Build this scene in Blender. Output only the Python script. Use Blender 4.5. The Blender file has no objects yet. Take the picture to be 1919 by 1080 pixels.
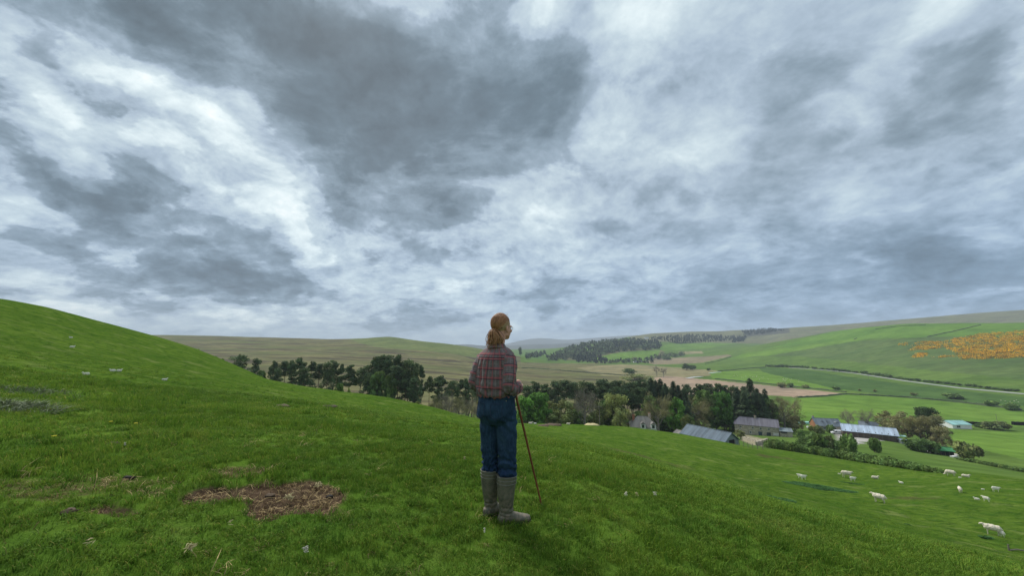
import bpy, bmesh, math, random
import numpy as np
from mathutils import Vector, Matrix, Euler
random.seed(7); RNG = np.random.default_rng(11)
SC = bpy.context.scene
ROOT = SC.collection
R = math.radians
F, CX, CY = 700.0, 959.5, 540.0
PITCH = R(8.5); CAM_H = 1.5
cp, sp = math.cos(PITCH), math.sin(PITCH)

def ray(px, py):
    a = (px-CX)/F; b = (CY-py)/F
    return (a, cp-b*sp, sp+b*cp)
def P(px, py, Y):
    d = ray(px, py); t = Y/d[1]
    return Vector((d[0]*t, Y, CAM_H+d[2]*t))
def project(x, y, z):
    z = z-CAM_H
    yc = y*cp+z*sp; zc = -y*sp+z*cp
    yc = np.maximum(yc, 1e-3)
    return CX+F*x/yc, CY-F*zc/yc

# ---------------------------------------------------------------- objects
def tag(o, label=None, cat=None, group=None, kind=None):
    if label: o['label'] = label
    if cat: o['category'] = cat
    if group: o['group'] = group
    if kind: o['kind'] = kind
    return o
def link(name, data, parent=None, loc=None):
    o = bpy.data.objects.new(name, data); ROOT.objects.link(o)
    if parent is not None: o.parent = parent
    if loc is not None: o.location = loc
    return o
def thing(name, label, cat, loc=(0, 0, 0), rz=0, group=None):
    o = link(name, None, loc=loc); o.rotation_euler.z = rz
    o.empty_display_size = .1
    return tag(o, label, cat, group)
def copy_tree(o, parent=None):
    c = o.copy(); ROOT.objects.link(c)
    if parent is not None: c.parent = parent
    for ch in list(o.children): copy_tree(ch, c)
    return c
def mesh_np(name, V, Fc, mats=(), smooth=False, attrs=None, fmat=None):
    """V (n,3); Fc list of arrays (m,k)"""
    me = bpy.data.meshes.new(name)
    V = np.asarray(V, np.float32)
    if not isinstance(Fc, (list, tuple)): Fc = [Fc]
    Fc = [np.asarray(f, np.int32) for f in Fc if len(f)]
    me.vertices.add(len(V)); me.vertices.foreach_set('co', V.ravel())
    li = np.concatenate([f.ravel() for f in Fc]); tot = np.concatenate([np.full(len(f), f.shape[1], np.int32) for f in Fc])
    st = np.concatenate([[0], np.cumsum(tot)[:-1]]).astype(np.int32)
    me.loops.add(len(li)); me.loops.foreach_set('vertex_index', li)
    me.polygons.add(len(tot)); me.polygons.foreach_set('loop_start', st)
    try: me.polygons.foreach_set('loop_total', tot)
    except Exception: pass
    if fmat is not None: me.polygons.foreach_set('material_index', np.asarray(fmat, np.int32))
    me.polygons.foreach_set('use_smooth', np.full(len(tot), smooth))
    for m in mats: me.materials.append(m)
    me.update(calc_edges=True)
    for nm, arr in (attrs or {}).items():
        arr = np.asarray(arr, np.float32)
        if arr.ndim == 1:
            a = me.attributes.new(nm, 'FLOAT', 'POINT'); a.data.foreach_set('value', arr)
        else:
            a = me.attributes.new(nm, 'FLOAT_COLOR', 'POINT')
            if arr.shape[1] == 3: arr = np.concatenate([arr, np.ones((len(arr), 1), np.float32)], 1)
            a.data.foreach_set('color', arr.ravel())
    return me

class MB:
    """collects shapes of ONE mesh"""
    def __init__(s): s.v = []; s.f3 = []; s.f4 = []; s.n = 0; s.c = []
    def add(s, V, q=None, t=None, col=None):
        V = np.asarray(V, float).reshape(-1, 3)
        s.v.append(V)
        if q is not None and len(q): s.f4.append(np.asarray(q)+s.n)
        if t is not None and len(t): s.f3.append(np.asarray(t)+s.n)
        s.c.append(np.tile(np.asarray(col if col is not None else (1, 1, 1), float), (len(V), 1)) if np.ndim(col) < 2 else np.asarray(col))
        s.n += len(V); return s
    def box(s, c, d, rz=0, M=None, col=None):
        x, y, z = d[0]/2, d[1]/2, d[2]/2
        V = np.array([(i*x, j*y, k*z) for i in (-1, 1) for j in (-1, 1) for k in (-1, 1)])
        if rz:
            a, b = math.cos(rz), math.sin(rz); V = V @ np.array([[a, b, 0], [-b, a, 0], [0, 0, 1]])
        V = V+np.array(c)
        if M is not None: V = V @ np.array(M.to_3x3()).T+np.array(M.translation)
        s.add(V, [(0, 1, 3, 2), (4, 6, 7, 5), (0, 4, 5, 1), (2, 3, 7, 6), (0, 2, 6, 4), (1, 5, 7, 3)], col=col); return s
    def poly(s, pts, th, axis, col=None):
        """extrude polygon pts (n,3) by vector th*axis; capped"""
        pts = np.array(pts, float); n = len(pts); off = np.array(axis, float)*th
        V = np.concatenate([pts, pts+off])
        s.add(V, [(i, (i+1) % n, (i+1) % n+n, i+n) for i in range(n)], col=col)
        if n == 4: s.f4.append(np.array([(3, 2, 1, 0), (4, 5, 6, 7)])+s.n-8)
        else: s.f3.append(np.array([(0, i+1, i) for i in range(1, n-1)]+[(n, n+i, n+i+1) for i in range(1, n-1)])+s.n-2*n)
        return s
    def tube(s, pts, rad, n=6, caps=True, col=None):
        pts = [np.array(p, float) for p in pts]; m = len(pts)
        rad = [rad]*m if np.isscalar(rad) else rad
        T = [pts[min(i+1, m-1)]-pts[max(i-1, 0)] for i in range(m)]
        u = None; V = []
        for i in range(m):
            t = T[i]/(np.linalg.norm(T[i])+1e-9)
            if u is None:
                u = np.cross(t, (0, 0, 1) if abs(t[2]) < .9 else (1, 0, 0))
            u = u-t*np.dot(u, t); u /= np.linalg.norm(u)+1e-9
            w = np.cross(t, u)
            for k in range(n):
                a = 2*math.pi*k/n; V.append(pts[i]+rad[i]*(math.cos(a)*u+math.sin(a)*w))
        q = [(i*n+k, i*n+(k+1) % n, (i+1)*n+(k+1) % n, (i+1)*n+k) for i in range(m-1) for k in range(n)]
        t3 = []
        if caps:
            V += [pts[0], pts[-1]]; c0, c1 = n*m, n*m+1
            t3 = [(c0, (k+1) % n, k) for k in range(n)]+[(c1, (m-1)*n+k, (m-1)*n+(k+1) % n) for k in range(n)]
        s.add(V, q, t3, col=col); return s
    def mesh(s, name, mats=(), smooth=False):
        V = np.concatenate(s.v); fs = []
        if s.f4: fs.append(np.concatenate(s.f4))
        if s.f3: fs.append(np.concatenate(s.f3))
        return mesh_np(name, V, fs, mats if isinstance(mats, (list, tuple)) else (mats,), smooth, {'tint': np.concatenate(s.c)})
    def obj(s, name, mats, parent=None, smooth=False, loc=None):
        return link(name, s.mesh(name, mats, smooth), parent, loc)

# ---------------------------------------------------------------- noise
def _h(i, j, sd):
    n = (i.astype(np.int64)*374761393+j.astype(np.int64)*668265263+sd*1442695041) & 0xffffffff
    n = ((n ^ (n >> 13))*1274126177) & 0xffffffff
    return ((n ^ (n >> 16)) & 0xffff)/65535.0
def vnoise(x, y, sd=0):
    x = np.asarray(x, float); y = np.asarray(y, float)
    i = np.floor(x); j = np.floor(y); u = x-i; v = y-j
    u = u*u*u*(u*(u*6-15)+10); v = v*v*v*(v*(v*6-15)+10)
    a = _h(i, j, sd); b = _h(i+1, j, sd); c = _h(i, j+1, sd); d = _h(i+1, j+1, sd)
    return (a*(1-u)+b*u)*(1-v)+(c*(1-u)+d*u)*v-.5
def fbm(x, y, o=4, sd=0):
    s = 0; a = 1; t = 0
    for k in range(o):
        s = s+a*vnoise(x*2**k+17.3*k, y*2**k+9.1*k, sd+k); t += a; a *= .5
    return s/t*2
def sstep(a, b, x): t = np.clip((x-a)/(b-a), 0, 1); return t*t*(3-2*t)

# ---------------------------------------------------------------- node helper
class NT:
    def __init__(s, nt): s.nt = nt; s.n = nt.nodes; s.l = nt.links
    def node(s, typ, inp=None, **kw):
        n = s.n.new(typ)
        for k, v in kw.items(): setattr(n, k, v)
        for k, v in (inp or {}).items(): s.set(n.inputs[k], v)
        return n
    def set(s, sock, v):
        if isinstance(v, bpy.types.NodeSocket): s.l.new(v, sock)
        elif isinstance(v, bpy.types.Node): s.l.new(v.outputs[0], sock)
        else:
            try: sock.default_value = v
            except Exception: sock.default_value = tuple(v)+(1,)
    def math(s, op, a, b=0.0, c=0.0, clamp=False):
        n = s.n.new('ShaderNodeMath'); n.operation = op; n.use_clamp = clamp
        s.set(n.inputs[0], a); s.set(n.inputs[1], b); s.set(n.inputs[2], c); return n.outputs[0]
    def vmath(s, op, a, b=(0, 0, 0), scale=None, out=0):
        n = s.n.new('ShaderNodeVectorMath'); n.operation = op
        s.set(n.inputs[0], a); s.set(n.inputs[1], b)
        if scale is not None: s.set(n.inputs['Scale'], scale)
        return n.outputs[out]
    def noise(s, vec, scale, detail=4, rough=.5, dist=0, out='Fac', lac=2.0):
        n = s.n.new('ShaderNodeTexNoise'); s.set(n.inputs['Vector'], vec)
        n.inputs['Scale'].default_value = scale; n.inputs['Detail'].default_value = detail
        n.inputs['Roughness'].default_value = rough; n.inputs['Distortion'].default_value = dist
        return n.outputs['Fac' if out == 'Fac' else 'Color']
    def mix(s, fac, a, b, blend='MIX'):
        n = s.n.new('ShaderNodeMix'); n.data_type = 'RGBA'; n.blend_type = blend
        s.set(n.inputs[0], fac); s.set(n.inputs[6], a); s.set(n.inputs[7], b); return n.outputs[2]
    def ramp(s, fac, stops, interp='LINEAR'):
        n = s.n.new('ShaderNodeValToRGB'); e = n.color_ramp.elements; n.color_ramp.interpolation = interp
        while len(e) < len(stops): e.new(.5)
        for i, (p, c) in enumerate(stops):
            e[i].position = p; e[i].color = (c if len(c) == 4 else tuple(c)+(1,)) if not np.isscalar(c) else (c, c, c, 1)
        s.set(n.inputs[0], fac); return n.outputs[0]
    def mr(s, v, a, b, c=0.0, d=1.0, interp='SMOOTHSTEP'):
        n = s.n.new('ShaderNodeMapRange'); n.interpolation_type = interp
        for i, x in enumerate((v, a, b, c, d)): s.set(n.inputs[i], x)
        return n.outputs[0]
    def attr(s, name, out='Color'):
        n = s.n.new('ShaderNodeAttribute'); n.attribute_name = name; return n.outputs[out]
def material(name, rough=.85, spec=.3):
    m = bpy.data.materials.new(name); m.use_nodes = True
    t = NT(m.node_tree); b = m.node_tree.nodes['Principled BSDF']
    b.inputs['Roughness'].default_value = rough; b.inputs['Specular IOR Level'].default_value = spec
    return m, t, b
def lin(r, g, b):
    f = lambda c: (c/255/12.92 if c <= 10 else ((c/255+.055)/1.055)**2.4)
    return (f(r), f(g), f(b))
def simple(name, col, rough=.85, var=.25, scale=3.0, spec=.3, metal=0, bump=0.0, tint=False, streak=None):
    """mottled paint / stone / metal in object coordinates"""
    m, t, b = material(name, rough, spec)
    tc = t.node('ShaderNodeTexCoord').outputs['Object']
    if streak:
        tc = t.vmath('MULTIPLY', tc, streak)
    n = t.noise(tc, scale, 6, .65); n2 = t.noise(tc, scale*.23, 3, .5)
    f = t.math('ADD', t.math('MULTIPLY', n, .6), t.math('MULTIPLY', n2, .4))
    c = t.mix(t.mr(f, .3, .7, 0, 1, 'LINEAR'), tuple(x*(1-var) for x in col), tuple(x*(1+var) for x in col))
    if tint: c = t.mix(1.0, c, t.attr('tint'), 'MULTIPLY')
    t.set(b.inputs['Base Color'], c); b.inputs['Metallic'].default_value = metal
    if bump:
        bn = t.node('ShaderNodeBump', {'Height': n, 'Strength': bump, 'Distance': .02}); t.set(b.inputs['Normal'], bn.outputs[0])
    return m
EXPO = 0.92
SKY_K = 0.61
SUN_E = 2.1
HAZE_D = 1.2e-4
HAZE_C = (.78, .88, 1, 1)
# ================================================================ camera, sky, light
cam = bpy.data.cameras.new('camera'); cam.sensor_width = 36; cam.lens = 36*F/1919; cam.clip_start = .05; cam.clip_end = 40000
co = link('camera', cam, loc=(0, 0, CAM_H)); co.rotation_euler = (math.pi/2+PITCH, 0, 0); SC.camera = co
vs = SC.view_settings; vs.view_transform = 'Standard'; vs.look = 'None'; vs.gamma = 1; vs.exposure = EXPO; vs.use_curve_mapping = False
SC.cycles.use_denoising = True
SC.cycles.max_bounces = 6; SC.cycles.diffuse_bounces = 2; SC.cycles.transparent_max_bounces = 8; SC.cycles.volume_bounces = 0
SUN_EL, SUN_AZ = R(46), R(-35)     # azimuth measured from +Y towards +X
SKY_RAMP = [(0.0, lin(90, 104, 114)), (.20, lin(106, 123, 135)), (.38, lin(134, 152, 166)), (.55, lin(166, 183, 199)), (.72, lin(196, 212, 220)), (.88, lin(224, 237, 240)), (1.0, lin(246, 250, 250))]
def build_world():
    w = bpy.data.worlds.new('World'); SC.world = w; w.use_nodes = True
    t = NT(w.node_tree); bg = w.node_tree.nodes['Background']
    sky = t.node('ShaderNodeTexSky', sky_type='NISHITA', sun_disc=False, sun_elevation=SUN_EL, sun_rotation=SUN_AZ,
                 air_density=1.0, dust_density=2.0, ozone_density=1.0)
    d = t.vmath('NORMALIZE', t.node('ShaderNodeTexCoord').outputs['Generated'])
    sep = t.node('ShaderNodeSeparateXYZ', {0: d}); z = sep.outputs[2]
    # cloud-deck coordinates: a layer seen in perspective, gently flattened towards the horizon
    k = t.math('DIVIDE', 1.0, t.math('ADD', t.math('MAXIMUM', z, 0.0), .42))
    deck = t.vmath('MULTIPLY', t.vmath('SCALE', d, scale=k), (1.0, 1.0, 1.25))
    w1 = t.vmath('SUBTRACT', t.noise(deck, 1.7, 3, .55, out='Color'), (.5, .5, .5))
    w2 = t.vmath('SUBTRACT', t.noise(deck, 5.5, 5, .62, out='Color'), (.5, .5, .5))
    dw = t.vmath('ADD', d, t.vmath('ADD', t.vmath('SCALE', w1, scale=.13), t.vmath('SCALE', w2, scale=.11)))
    deckw = t.vmath('ADD', deck, t.vmath('SCALE', w1, scale=.20))
    B = [(1400, 500, 800, 200, 0, -.09, 0), (300, 560, 500, 60, 5, -.06, 0), (650, 120, 420, 150, 22, -.20, .35), (800, 210, 320, 170, 25, -.25, .55), (960, 90, 190, 150, 20, -.16, .6), (740, 320, 150, 90, 10, -.12, .5),
         (1040, 180, 70, 130, -10, -.14, .5), (480, 30, 200, 70, 15, -.22, .5), (260, 30, 150, 40, 10, -.12, .4),
         (820, 400, 100, 40, -5, -.16, .5), (640, 390, 75, 45, 10, -.16, .5),
         (330, 420, 240, 80, 22, -.20, .5), (430, 450, 130, 60, 20, -.12, .5), (235, 260, 110, 60, 25, -.16, .4), (430, 520, 220, 38, 10, -.24, .5), (120, 340, 140, 36, 15, -.14, .4),
         (60, 440, 100, 30, 10, -.08, .5), (540, 230, 60, 40, 35, -.12, .4),
         (1755, 195, 150, 75, -38, -.19, .75), (1800, 130, 50, 60, -10, -.06, .6), (1830, 215, 60, 40, 0, -.08, .6), (1870, 270, 80, 50, -20, -.10, .6), (1420, 90, 200, 130, 20, -.03, .1),
         (1600, 300, 260, 70, 8, -.10, .6), (1720, 430, 300, 80, 0, -.05, .3), (1480, 380, 200, 60, 30, -.06, .4), (900, 480, 200, 40, 0, -.05, .3), (1100, 440, 120, 40, 20, .05, .3), (1800, 520, 260, 60, -4, -.15, .5), (1650, 520, 480, 110, 0, -.09, .2), (1280, 560, 400, 70, 0, -.05, .3), (1560, 470, 300, 50, 0, -.04, .5), (1000, 590, 240, 40, 0, -.05, .3),
         (1130, 350, 150, 60, 10, -.05, .5),
         (60, 170, 190, 55, 38, .15, .2), (10, 60, 70, 60, 30, .12, .2), (250, 170, 120, 30, 30, .15, .2), (410, 250, 180, 30, 36, .18, .2), (350, 330, 160, 60, 25, .05, .2), (140, 330, 50, 34, 0, .2, .3), (320, 285, 70, 24, 10, .2, .3),
         (410, 45, 110, 34, 25, .30, .3), (1010, 20, 60, 60, 0, .24, .3), (870, 140, 80, 50, 60, .13, .3), (560, 430, 110, 30, 50, .15, .2), (210, 470, 60, 30, 10, .18, .3), (100, 200, 60, 100, 0, .1, .3),
         (80, 530, 150, 26, 3, .08, .2), (420, 590, 260, 20, 2, .06, .2), (200, 590, 200, 20, 0, .07, .2), (620, 470, 90, 26, 10, .09, .2), (480, 480, 60, 20, 30, .12, .4),
         (1560, 215, 60, 50, -35, .15, .2), (1730, 35, 110, 50, -30, .16, .4), (1640, 130, 90, 30, -38, .10, .3), (1895, 110, 70, 110, 0, .13, .4), (1180, 60, 160, 90, 0, .10, .3), (1270, 260, 170, 80, 20, .09, .3), (1030, 360, 150, 60, 0, .12, .4), (1330, 290, 110, 35, 10, .08, .4),
         (1560, 345, 90, 30, 20, .08, .4), (1810, 430, 70, 26, 0, .11, .5), (1600, 483, 60, 14, 0, .12, .3), (1850, 545, 150, 20, -12, .15, .6), (1140, 520, 120, 40, 10, .05, .5), (1900, 330, 60, 20, -10, .07, .5)]
    acc = .60
    for (px, py, hw, hh, roll, amt, soft) in B:
        c = Vector(ray(px, py)).normalized(); a = R(roll)
        ex = Vector(ray(px+hw*math.cos(a), py+hw*math.sin(a))).normalized()-c
        ey = Vector(ray(px+hh*math.sin(a), py-hh*math.cos(a))).normalized()-c
        lx, ly = ex.length, ey.length; ex.normalize(); n = ex.cross(ey).normalized(); ey2 = n.cross(ex)
        M = Matrix((ex, ey2, n)).transposed()
        mp = t.node('ShaderNodeMapping', {'Vector': dw, 'Location': tuple(c), 'Rotation': tuple(M.to_euler()), 'Scale': (lx*1.15, ly*1.15, .9)}, vector_type='TEXTURE')
        ln = t.vmath('LENGTH', mp.outputs[0], out=1)
        acc = t.math('ADD', acc, t.mr(ln, 1.15, soft*.62, 0.0, amt))
    # big billows, cauliflower detail, fine wisps
    n1 = t.math('SUBTRACT', t.noise(deckw, 2.3, 9, .57), .5)
    q2 = t.vmath('ADD', deckw, (4.2, 1.1, 2.3))
    n2 = t.noise(q2, 5.6, 7, .60); n2u = t.noise(t.vmath('ADD', q2, (-.014, 0, .034)), 5.6, 7, .60)
    relief = t.math('SUBTRACT', n2u, n2); n2 = t.math('SUBTRACT', n2, .5)
    n3 = t.math('SUBTRACT', t.noise(t.vmath('ADD', deckw, (7.2, 5.1, 0.3)), 16.0, 5, .66), .5)
    side = t.mr(sep.outputs[0], -.75, .35, 1.0, .60, 'LINEAR')
    raw = t.math('ADD', acc, t.math('MULTIPLY', t.math('ADD', t.math('MULTIPLY', n1, 1.15), t.math('ADD', t.math('MULTIPLY', n2, .72), t.math('MULTIPLY', n3, .20))), side))
    # crisp cloud edge: the curve steepens where one cloud ends against the brighter deck behind it
    e1 = t.mr(raw, .46, .545, -.5, .5); e2 = t.mr(raw, .655, .73, -.5, .5); e3 = t.mr(raw, .30, .38, -.5, .5)
    edges = t.math('MULTIPLY', t.mr(sep.outputs[0], 0, .5, 1, .45, 'LINEAR'), t.math('ADD', t.math('MULTIPLY', e1, .15), t.math('ADD', t.math('MULTIPLY', e2, .09), t.math('MULTIPLY', e3, .06))))
    fine = t.math('MULTIPLY', t.math('ADD', t.math('MULTIPLY', n3, .20), t.math('MULTIPLY', relief, 1.05)), t.mr(sep.outputs[0], -.75, .35, 1.0, .7, 'LINEAR'))
    tone = t.math('ADD', t.math('ADD', t.math('MULTIPLY_ADD', raw, .66, .17), edges), fine)
    col = t.ramp(t.math('MULTIPLY_ADD', tone, 1.0, 0.0), SKY_RAMP)
    # rain-blue towards the right-hand horizon
    low = t.mr(z, .42, 0.0, 0, 1, 'SMOOTHSTEP')
    blue = t.math('MULTIPLY', low, t.mr(sep.outputs[0], -.5, .8, .35, 1.0, 'LINEAR'))
    dark = t.mr(tone, .9, .35, .35, 1.0, 'LINEAR')
    col = t.mix(t.math('MULTIPLY', blue, dark), col, (.76, .90, 1.06, 1), 'MULTIPLY')
    glow = t.math('MULTIPLY', t.mr(z, .16, 0.02, 0, 1), t.mr(sep.outputs[0], .1, -.5, 0, 1))
    col = t.mix(t.math('MULTIPLY', glow, .5), col, (1.06, 1.0, .93, 1), 'MULTIPLY')
    # clear blue showing weakly through the deck
    clear = t.vmath('SCALE', sky.outputs[0], scale=.1)
    cov = t.mr(t.noise(deck, .9, 3, .5), .35, .75, .995, .96)
    col = t.mix(cov, clear, col)
    # dull ground light below the horizon
    col = t.mix(t.mr(z, -.02, -.10, 0, 1), col, (.10, .13, .08, 1))
    t.set(bg.inputs[0], t.vmath('SCALE', col, scale=SKY_K)); bg.inputs[1].default_value = 1.0
build_world(); SC.world.cycles.sampling_method = 'MANUAL'; SC.world.cycles.sample_map_resolution = 512
ld = bpy.data.lights.new('sun', 'SUN'); ld.energy = SUN_E; ld.angle = R(22); ld.color = (1, .96, .9)
lo = link('sun', ld, loc=(-50, 80, 120))
lo.rotation_euler = (-Vector((math.sin(SUN_AZ)*math.cos(SUN_EL), math.cos(SUN_AZ)*math.cos(SUN_EL), math.sin(SUN_EL)))).to_track_quat('-Z', 'Y').to_euler()
# ================================================================ terrain: lofted through feature lines of the valley
NAZ = 3601
AZ = np.linspace(-180, 180, NAZ)
def azr(px, py, Y):
    p = P(px, py, Y); return math.degrees(math.atan2(p.x, p.y)), math.hypot(p.x, p.y), p.z
def azz(px, Y, z):   # column px, depth Y, height z
    py = CY
    for _ in range(12):
        d = ray(px, py); tz = (z-CAM_H)/Y
        ang = math.atan(tz)-PITCH; py = CY-F*math.tan(ang)
    return azr(px, py, Y)
def smooth(a, s):
    k = int(s*10*3); g = np.exp(-.5*(np.arange(-k, k+1)/(s*10))**2); g /= g.sum()
    return np.convolve(np.concatenate([a[-k-1:-1], a, a[1:k+1]]), g, 'valid')
def row(pts, s=.5, end=None):
    q = sorted(azr(*p) if p[1] is not None else azz(p[0], p[2], p[3]) for p in pts)
    a = np.array([x[0] for x in q]); r = np.array([x[1] for x in q]); z = np.array([x[2] for x in q])
    rr = np.interp(AZ, a, r); zz = np.interp(AZ, a, z)
    return smooth(rr, s), smooth(zz, s)
SX, CXA = np.sin(np.radians(AZ)), np.cos(np.radians(AZ))
def plane(r, fx, fy, c=0): return np.full(NAZ, float(r)), c+fx*SX*r+fy*np.where(CXA > 0, CXA, CXA*.3)*r
N = None
EXD = sstep(6, 44, AZ)*(1-sstep(75, 120, AZ))
rows = [plane(0.01, 0, 0), plane(1.5, -.10, -.0), plane(4, -.12, -.005), (lambda q: (q[0], q[1]-.55*EXD))(plane(12, -.145, -.12, .0)), (lambda q: (q[0], q[1]-1.5*EXD))(plane(33, -.165, -.185, .1)), (lambda q: (q[0], q[1]-1.5*EXD))(plane(45, -.17, -.185, .1)),
        # brow of the near pasture
        row([(0, 562, 60), (90, 578, 63), (190, 604, 68), (290, 630, 72), (360, 651, 74), (430, 680, 74), (500, 713, 70), (570, 726, 67), (640, 735, 64), (700, 741, 60), (780, 757, 56), (850, 775, 52),
             (905, 787, 54), (950, 796, 80), (1010, 796, 92), (1080, 797, 95), (1180, 801, 97), (1270, 813, 97), (1380, 834, 92), (1440, 846, 88), (1600, 869, 78), (1700, 880, 68), (1790, 888, 60), (1919, 905, 52)], .5)]
r5, z5 = rows[6]
azR = np.interp(AZ, [-60, 10, 30, 34, 60], [.34, .34, .24, .20, .185])
rows.append((r5*1.25+4, z5-azR*(r5*.25+4)))
rows += [
    row([(0, N, 190, -14), (430, N, 190, -22), (640, N, 190, -28), (800, N, 190, -33), (980, N, 190, -38), (1180, N, 190, -40), (1300, N, 190, -42), (1420, 813, 194), (1640, 824, 178), (1780, 850, 160), (1919, 868, 145)], 1),
    row([(0, N, 350, -26), (430, N, 330, -32), (640, N, 320, -35), (800, N, 330, -40), (900, N, 340, -43), (1000, N, 350, -48), (1200, N, 380, -56), (1400, N, 400, -60), (1560, N, 370, -59), (1600, 770, 349), (1919, 790, 300)], 1.5),
    row([(0, N, 700, -10), (430, N, 700, -16), (560, N, 700, -20), (700, N, 700, -26), (850, N, 700, -36), (930, N, 850, -45), (1000, 682, 1100), (1180, N, 1050, -61), (1300, N, 1000, -60), (1420, 688, 900), (1500, 690, 825), (1700, 715, 532), (1919, 737, 390)], 1),
    row([(0, 628, 1200), (300, 629, 1300), (430, 631, 1350), (560, 634.5, 1400), (620, 636, 1400), (680, 634, 1300), (730, 631, 1250), (760, 635, 1230), (800, 640, 1200), (850, 646, 1200), (890, 652, 1200), (940, 662, 1250), (1000, 673, 1300), (1060, 680, 1330),
         (1180, 680, 1330), (1240, 677, 1400), (1300, 668, 1500), (1380, 655, 1480), (1440, 644, 1400), (1500, 633, 1350), (1560, 622, 1300), (1620, 614, 1200), (1700, 608, 1100), (1800, 607, 1020), (1919, 607, 950)], .4),
    row([(0, N, 1800, -40), (560, N, 1900, -40), (890, N, 1600, -60), (1000, 668, 1700), (1060, 661, 1700), (1100, 654, 1720), (1140, 650, 1750), (1180, 646, 1800), (1240, 650, 1800), (1300, 652, 1850), (1350, 648, 1900), (1400, 648, 1900), (1440, 650, 1800), (1560, N, 1600, 20), (1700, N, 1400, 45), (1919, N, 1250, 40)], .5),
    row([(0, N, 2500, -40), (560, N, 2500, -40), (890, N, 2300, -60), (1000, 662, 2300), (1100, 645, 2200), (1170, 637, 2200), (1240, 634, 2300), (1300, 632, 2400), (1390, 637, 2300), (1440, 640, 2200), (1480, 632, 2150), (1560, N, 1900, 20), (1700, N, 1700, 35), (1919, N, 1500, 35)], .5),
    row([(0, N, 3500, -40), (560, N, 3500, -40), (890, N, 3400, -50), (1000, 655, 3500), (1100, 650, 3200), (1180, 632, 3200), (1220, 626, 3100), (1290, 622, 3000), (1340, 622, 3000), (1390, 619, 2900), (1440, 618, 2800), (1480, 615, 2700), (1560, 610, 2600), (1620, 605, 2500), (1700, 599, 2400), (1800, 590, 2300), (1919, 582, 2200)], .5),
    row([(0, N, 4600, -90), (1000, N, 4600, -90), (1300, N, 4500, -60), (1919, N, 3600, 60)], 2)]
RK = np.array([r for r, z in rows]); ZK = np.array([z for r, z in rows])
RK = np.maximum.accumulate(RK+np.arange(len(rows))[:, None]*.01, 0)
H = np.diff(RK, axis=0); D = np.diff(ZK, axis=0)/H
DK = np.zeros_like(RK)
w1 = 2*H[1:]+H[:-1]; w2 = H[1:]+2*H[:-1]
with np.errstate(all='ignore'):
    hm = (w1+w2)/(w1/D[:-1]+w2/D[1:])
DK[1:-1] = np.where(D[:-1]*D[1:] > 0, hm, 0); DK[0] = D[0]; DK[-1] = D[-1]
SOILC = {}
def soil_mask(x, y):
    if not SOILC: return np.zeros(np.shape(x))
    n = fbm(x*2.2, y*2.2, 4, 5)*.55
    def e(px, py, Y, a, b): c = SOILC[(px, py)]; return np.hypot((x-c.x)/a, (y-c.y)/b)+n
    m = np.maximum(1-sstep(.65, 1.0, e(512, 922, 3.75, .76, .46)), (1-sstep(.6, 1.1, e(440, 884, 4.4, .26, .34)))*.6)
    m = np.maximum(m, (1-sstep(.3, 1.0, e(230, 905, 3.9, 1.0, .45)))*.45)
    m = np.maximum(m, (1-sstep(.3, 1.0, e(60, 915, 3.6, 1.0, .3)))*.50)
    m = np.maximum(m, (1-sstep(.3, 1.0, e(215, 952, 3.0, .25, .12)))*.7)
    return m
def base_z(x, y):
    x = np.asarray(x, float); y = np.asarray(y, float); shp = x.shape; x = x.ravel(); y = y.ravel()
    r = np.hypot(x, y); a = (np.degrees(np.arctan2(x, y))+180)*10
    i = np.clip(a.astype(int), 0, NAZ-2); f = a-i
    rk = RK[:, i]*(1-f)+RK[:, i+1]*f; zk = ZK[:, i]*(1-f)+ZK[:, i+1]*f; dk = DK[:, i]*(1-f)+DK[:, i+1]*f
    k = np.clip((rk <= r).sum(0)-1, 0, len(rows)-2); c = np.arange(len(r))
    r0, r1, z0, z1, d0, d1 = rk[k, c], rk[k+1, c], zk[k, c], zk[k+1, c], dk[k, c], dk[k+1, c]
    h = r1-r0; t = np.clip((r-r0)/h, 0, 1); t2 = t*t; t3 = t2*t
    z = (2*t3-3*t2+1)*z0+(t3-2*t2+t)*h*d0+(-2*t3+3*t2)*z1+(t3-t2)*h*d1
    return z.reshape(shp)
def gz(x, y):
    x = np.asarray(x, float); y = np.asarray(y, float)
    r = np.hypot(x, y); z = base_z(x, y)
    near = 1-sstep(40, 120, r)
    z = z+near*(fbm(x*.8, y*.8, 4, 1)*.085*sstep(.3, 3, r)*(.6+.6*sstep(4, 20, r))+fbm(x*.11, y*.11, 3, 2)*.30*sstep(3, 15, r)*(1-sstep(30, 60, r)))
    # sheep terraces across the slope to the right
    ph = (x*.55+y*.85)*1.5+fbm(x*.25, y*.25, 3, 9)*3
    z = z+near*sstep(5, 9, r)*.045*np.sin(ph)*sstep(0, 4, x-.1*y)
    far = sstep(150, 500, r)
    z = z+far*(fbm(x/70, y/70, 4, 3)*2.0*sstep(0, 600, r)*(1-sstep(40, 700, np.abs(x-420)*1.0)*0)*.5+fbm(x/260, y/260, 4, 4)*3.0*sstep(600, 1500, r))
    z = z-soil_mask(x, y)*.05*(1-sstep(8, 10, r))
    return z
def g(x, y): return float(gz(np.array([float(x)]), np.array([float(y)]))[0])
def drop(px, Y, py=700):
    """ground point in image column px at depth Y"""
    for _ in range(6):
        d = ray(px, py); x = d[0]/d[1]*Y; z = g(x, Y)
        py = CY-F*math.tan(math.atan((z-CAM_H)/Y)-PITCH)
    return Vector((x, Y, z))
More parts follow.
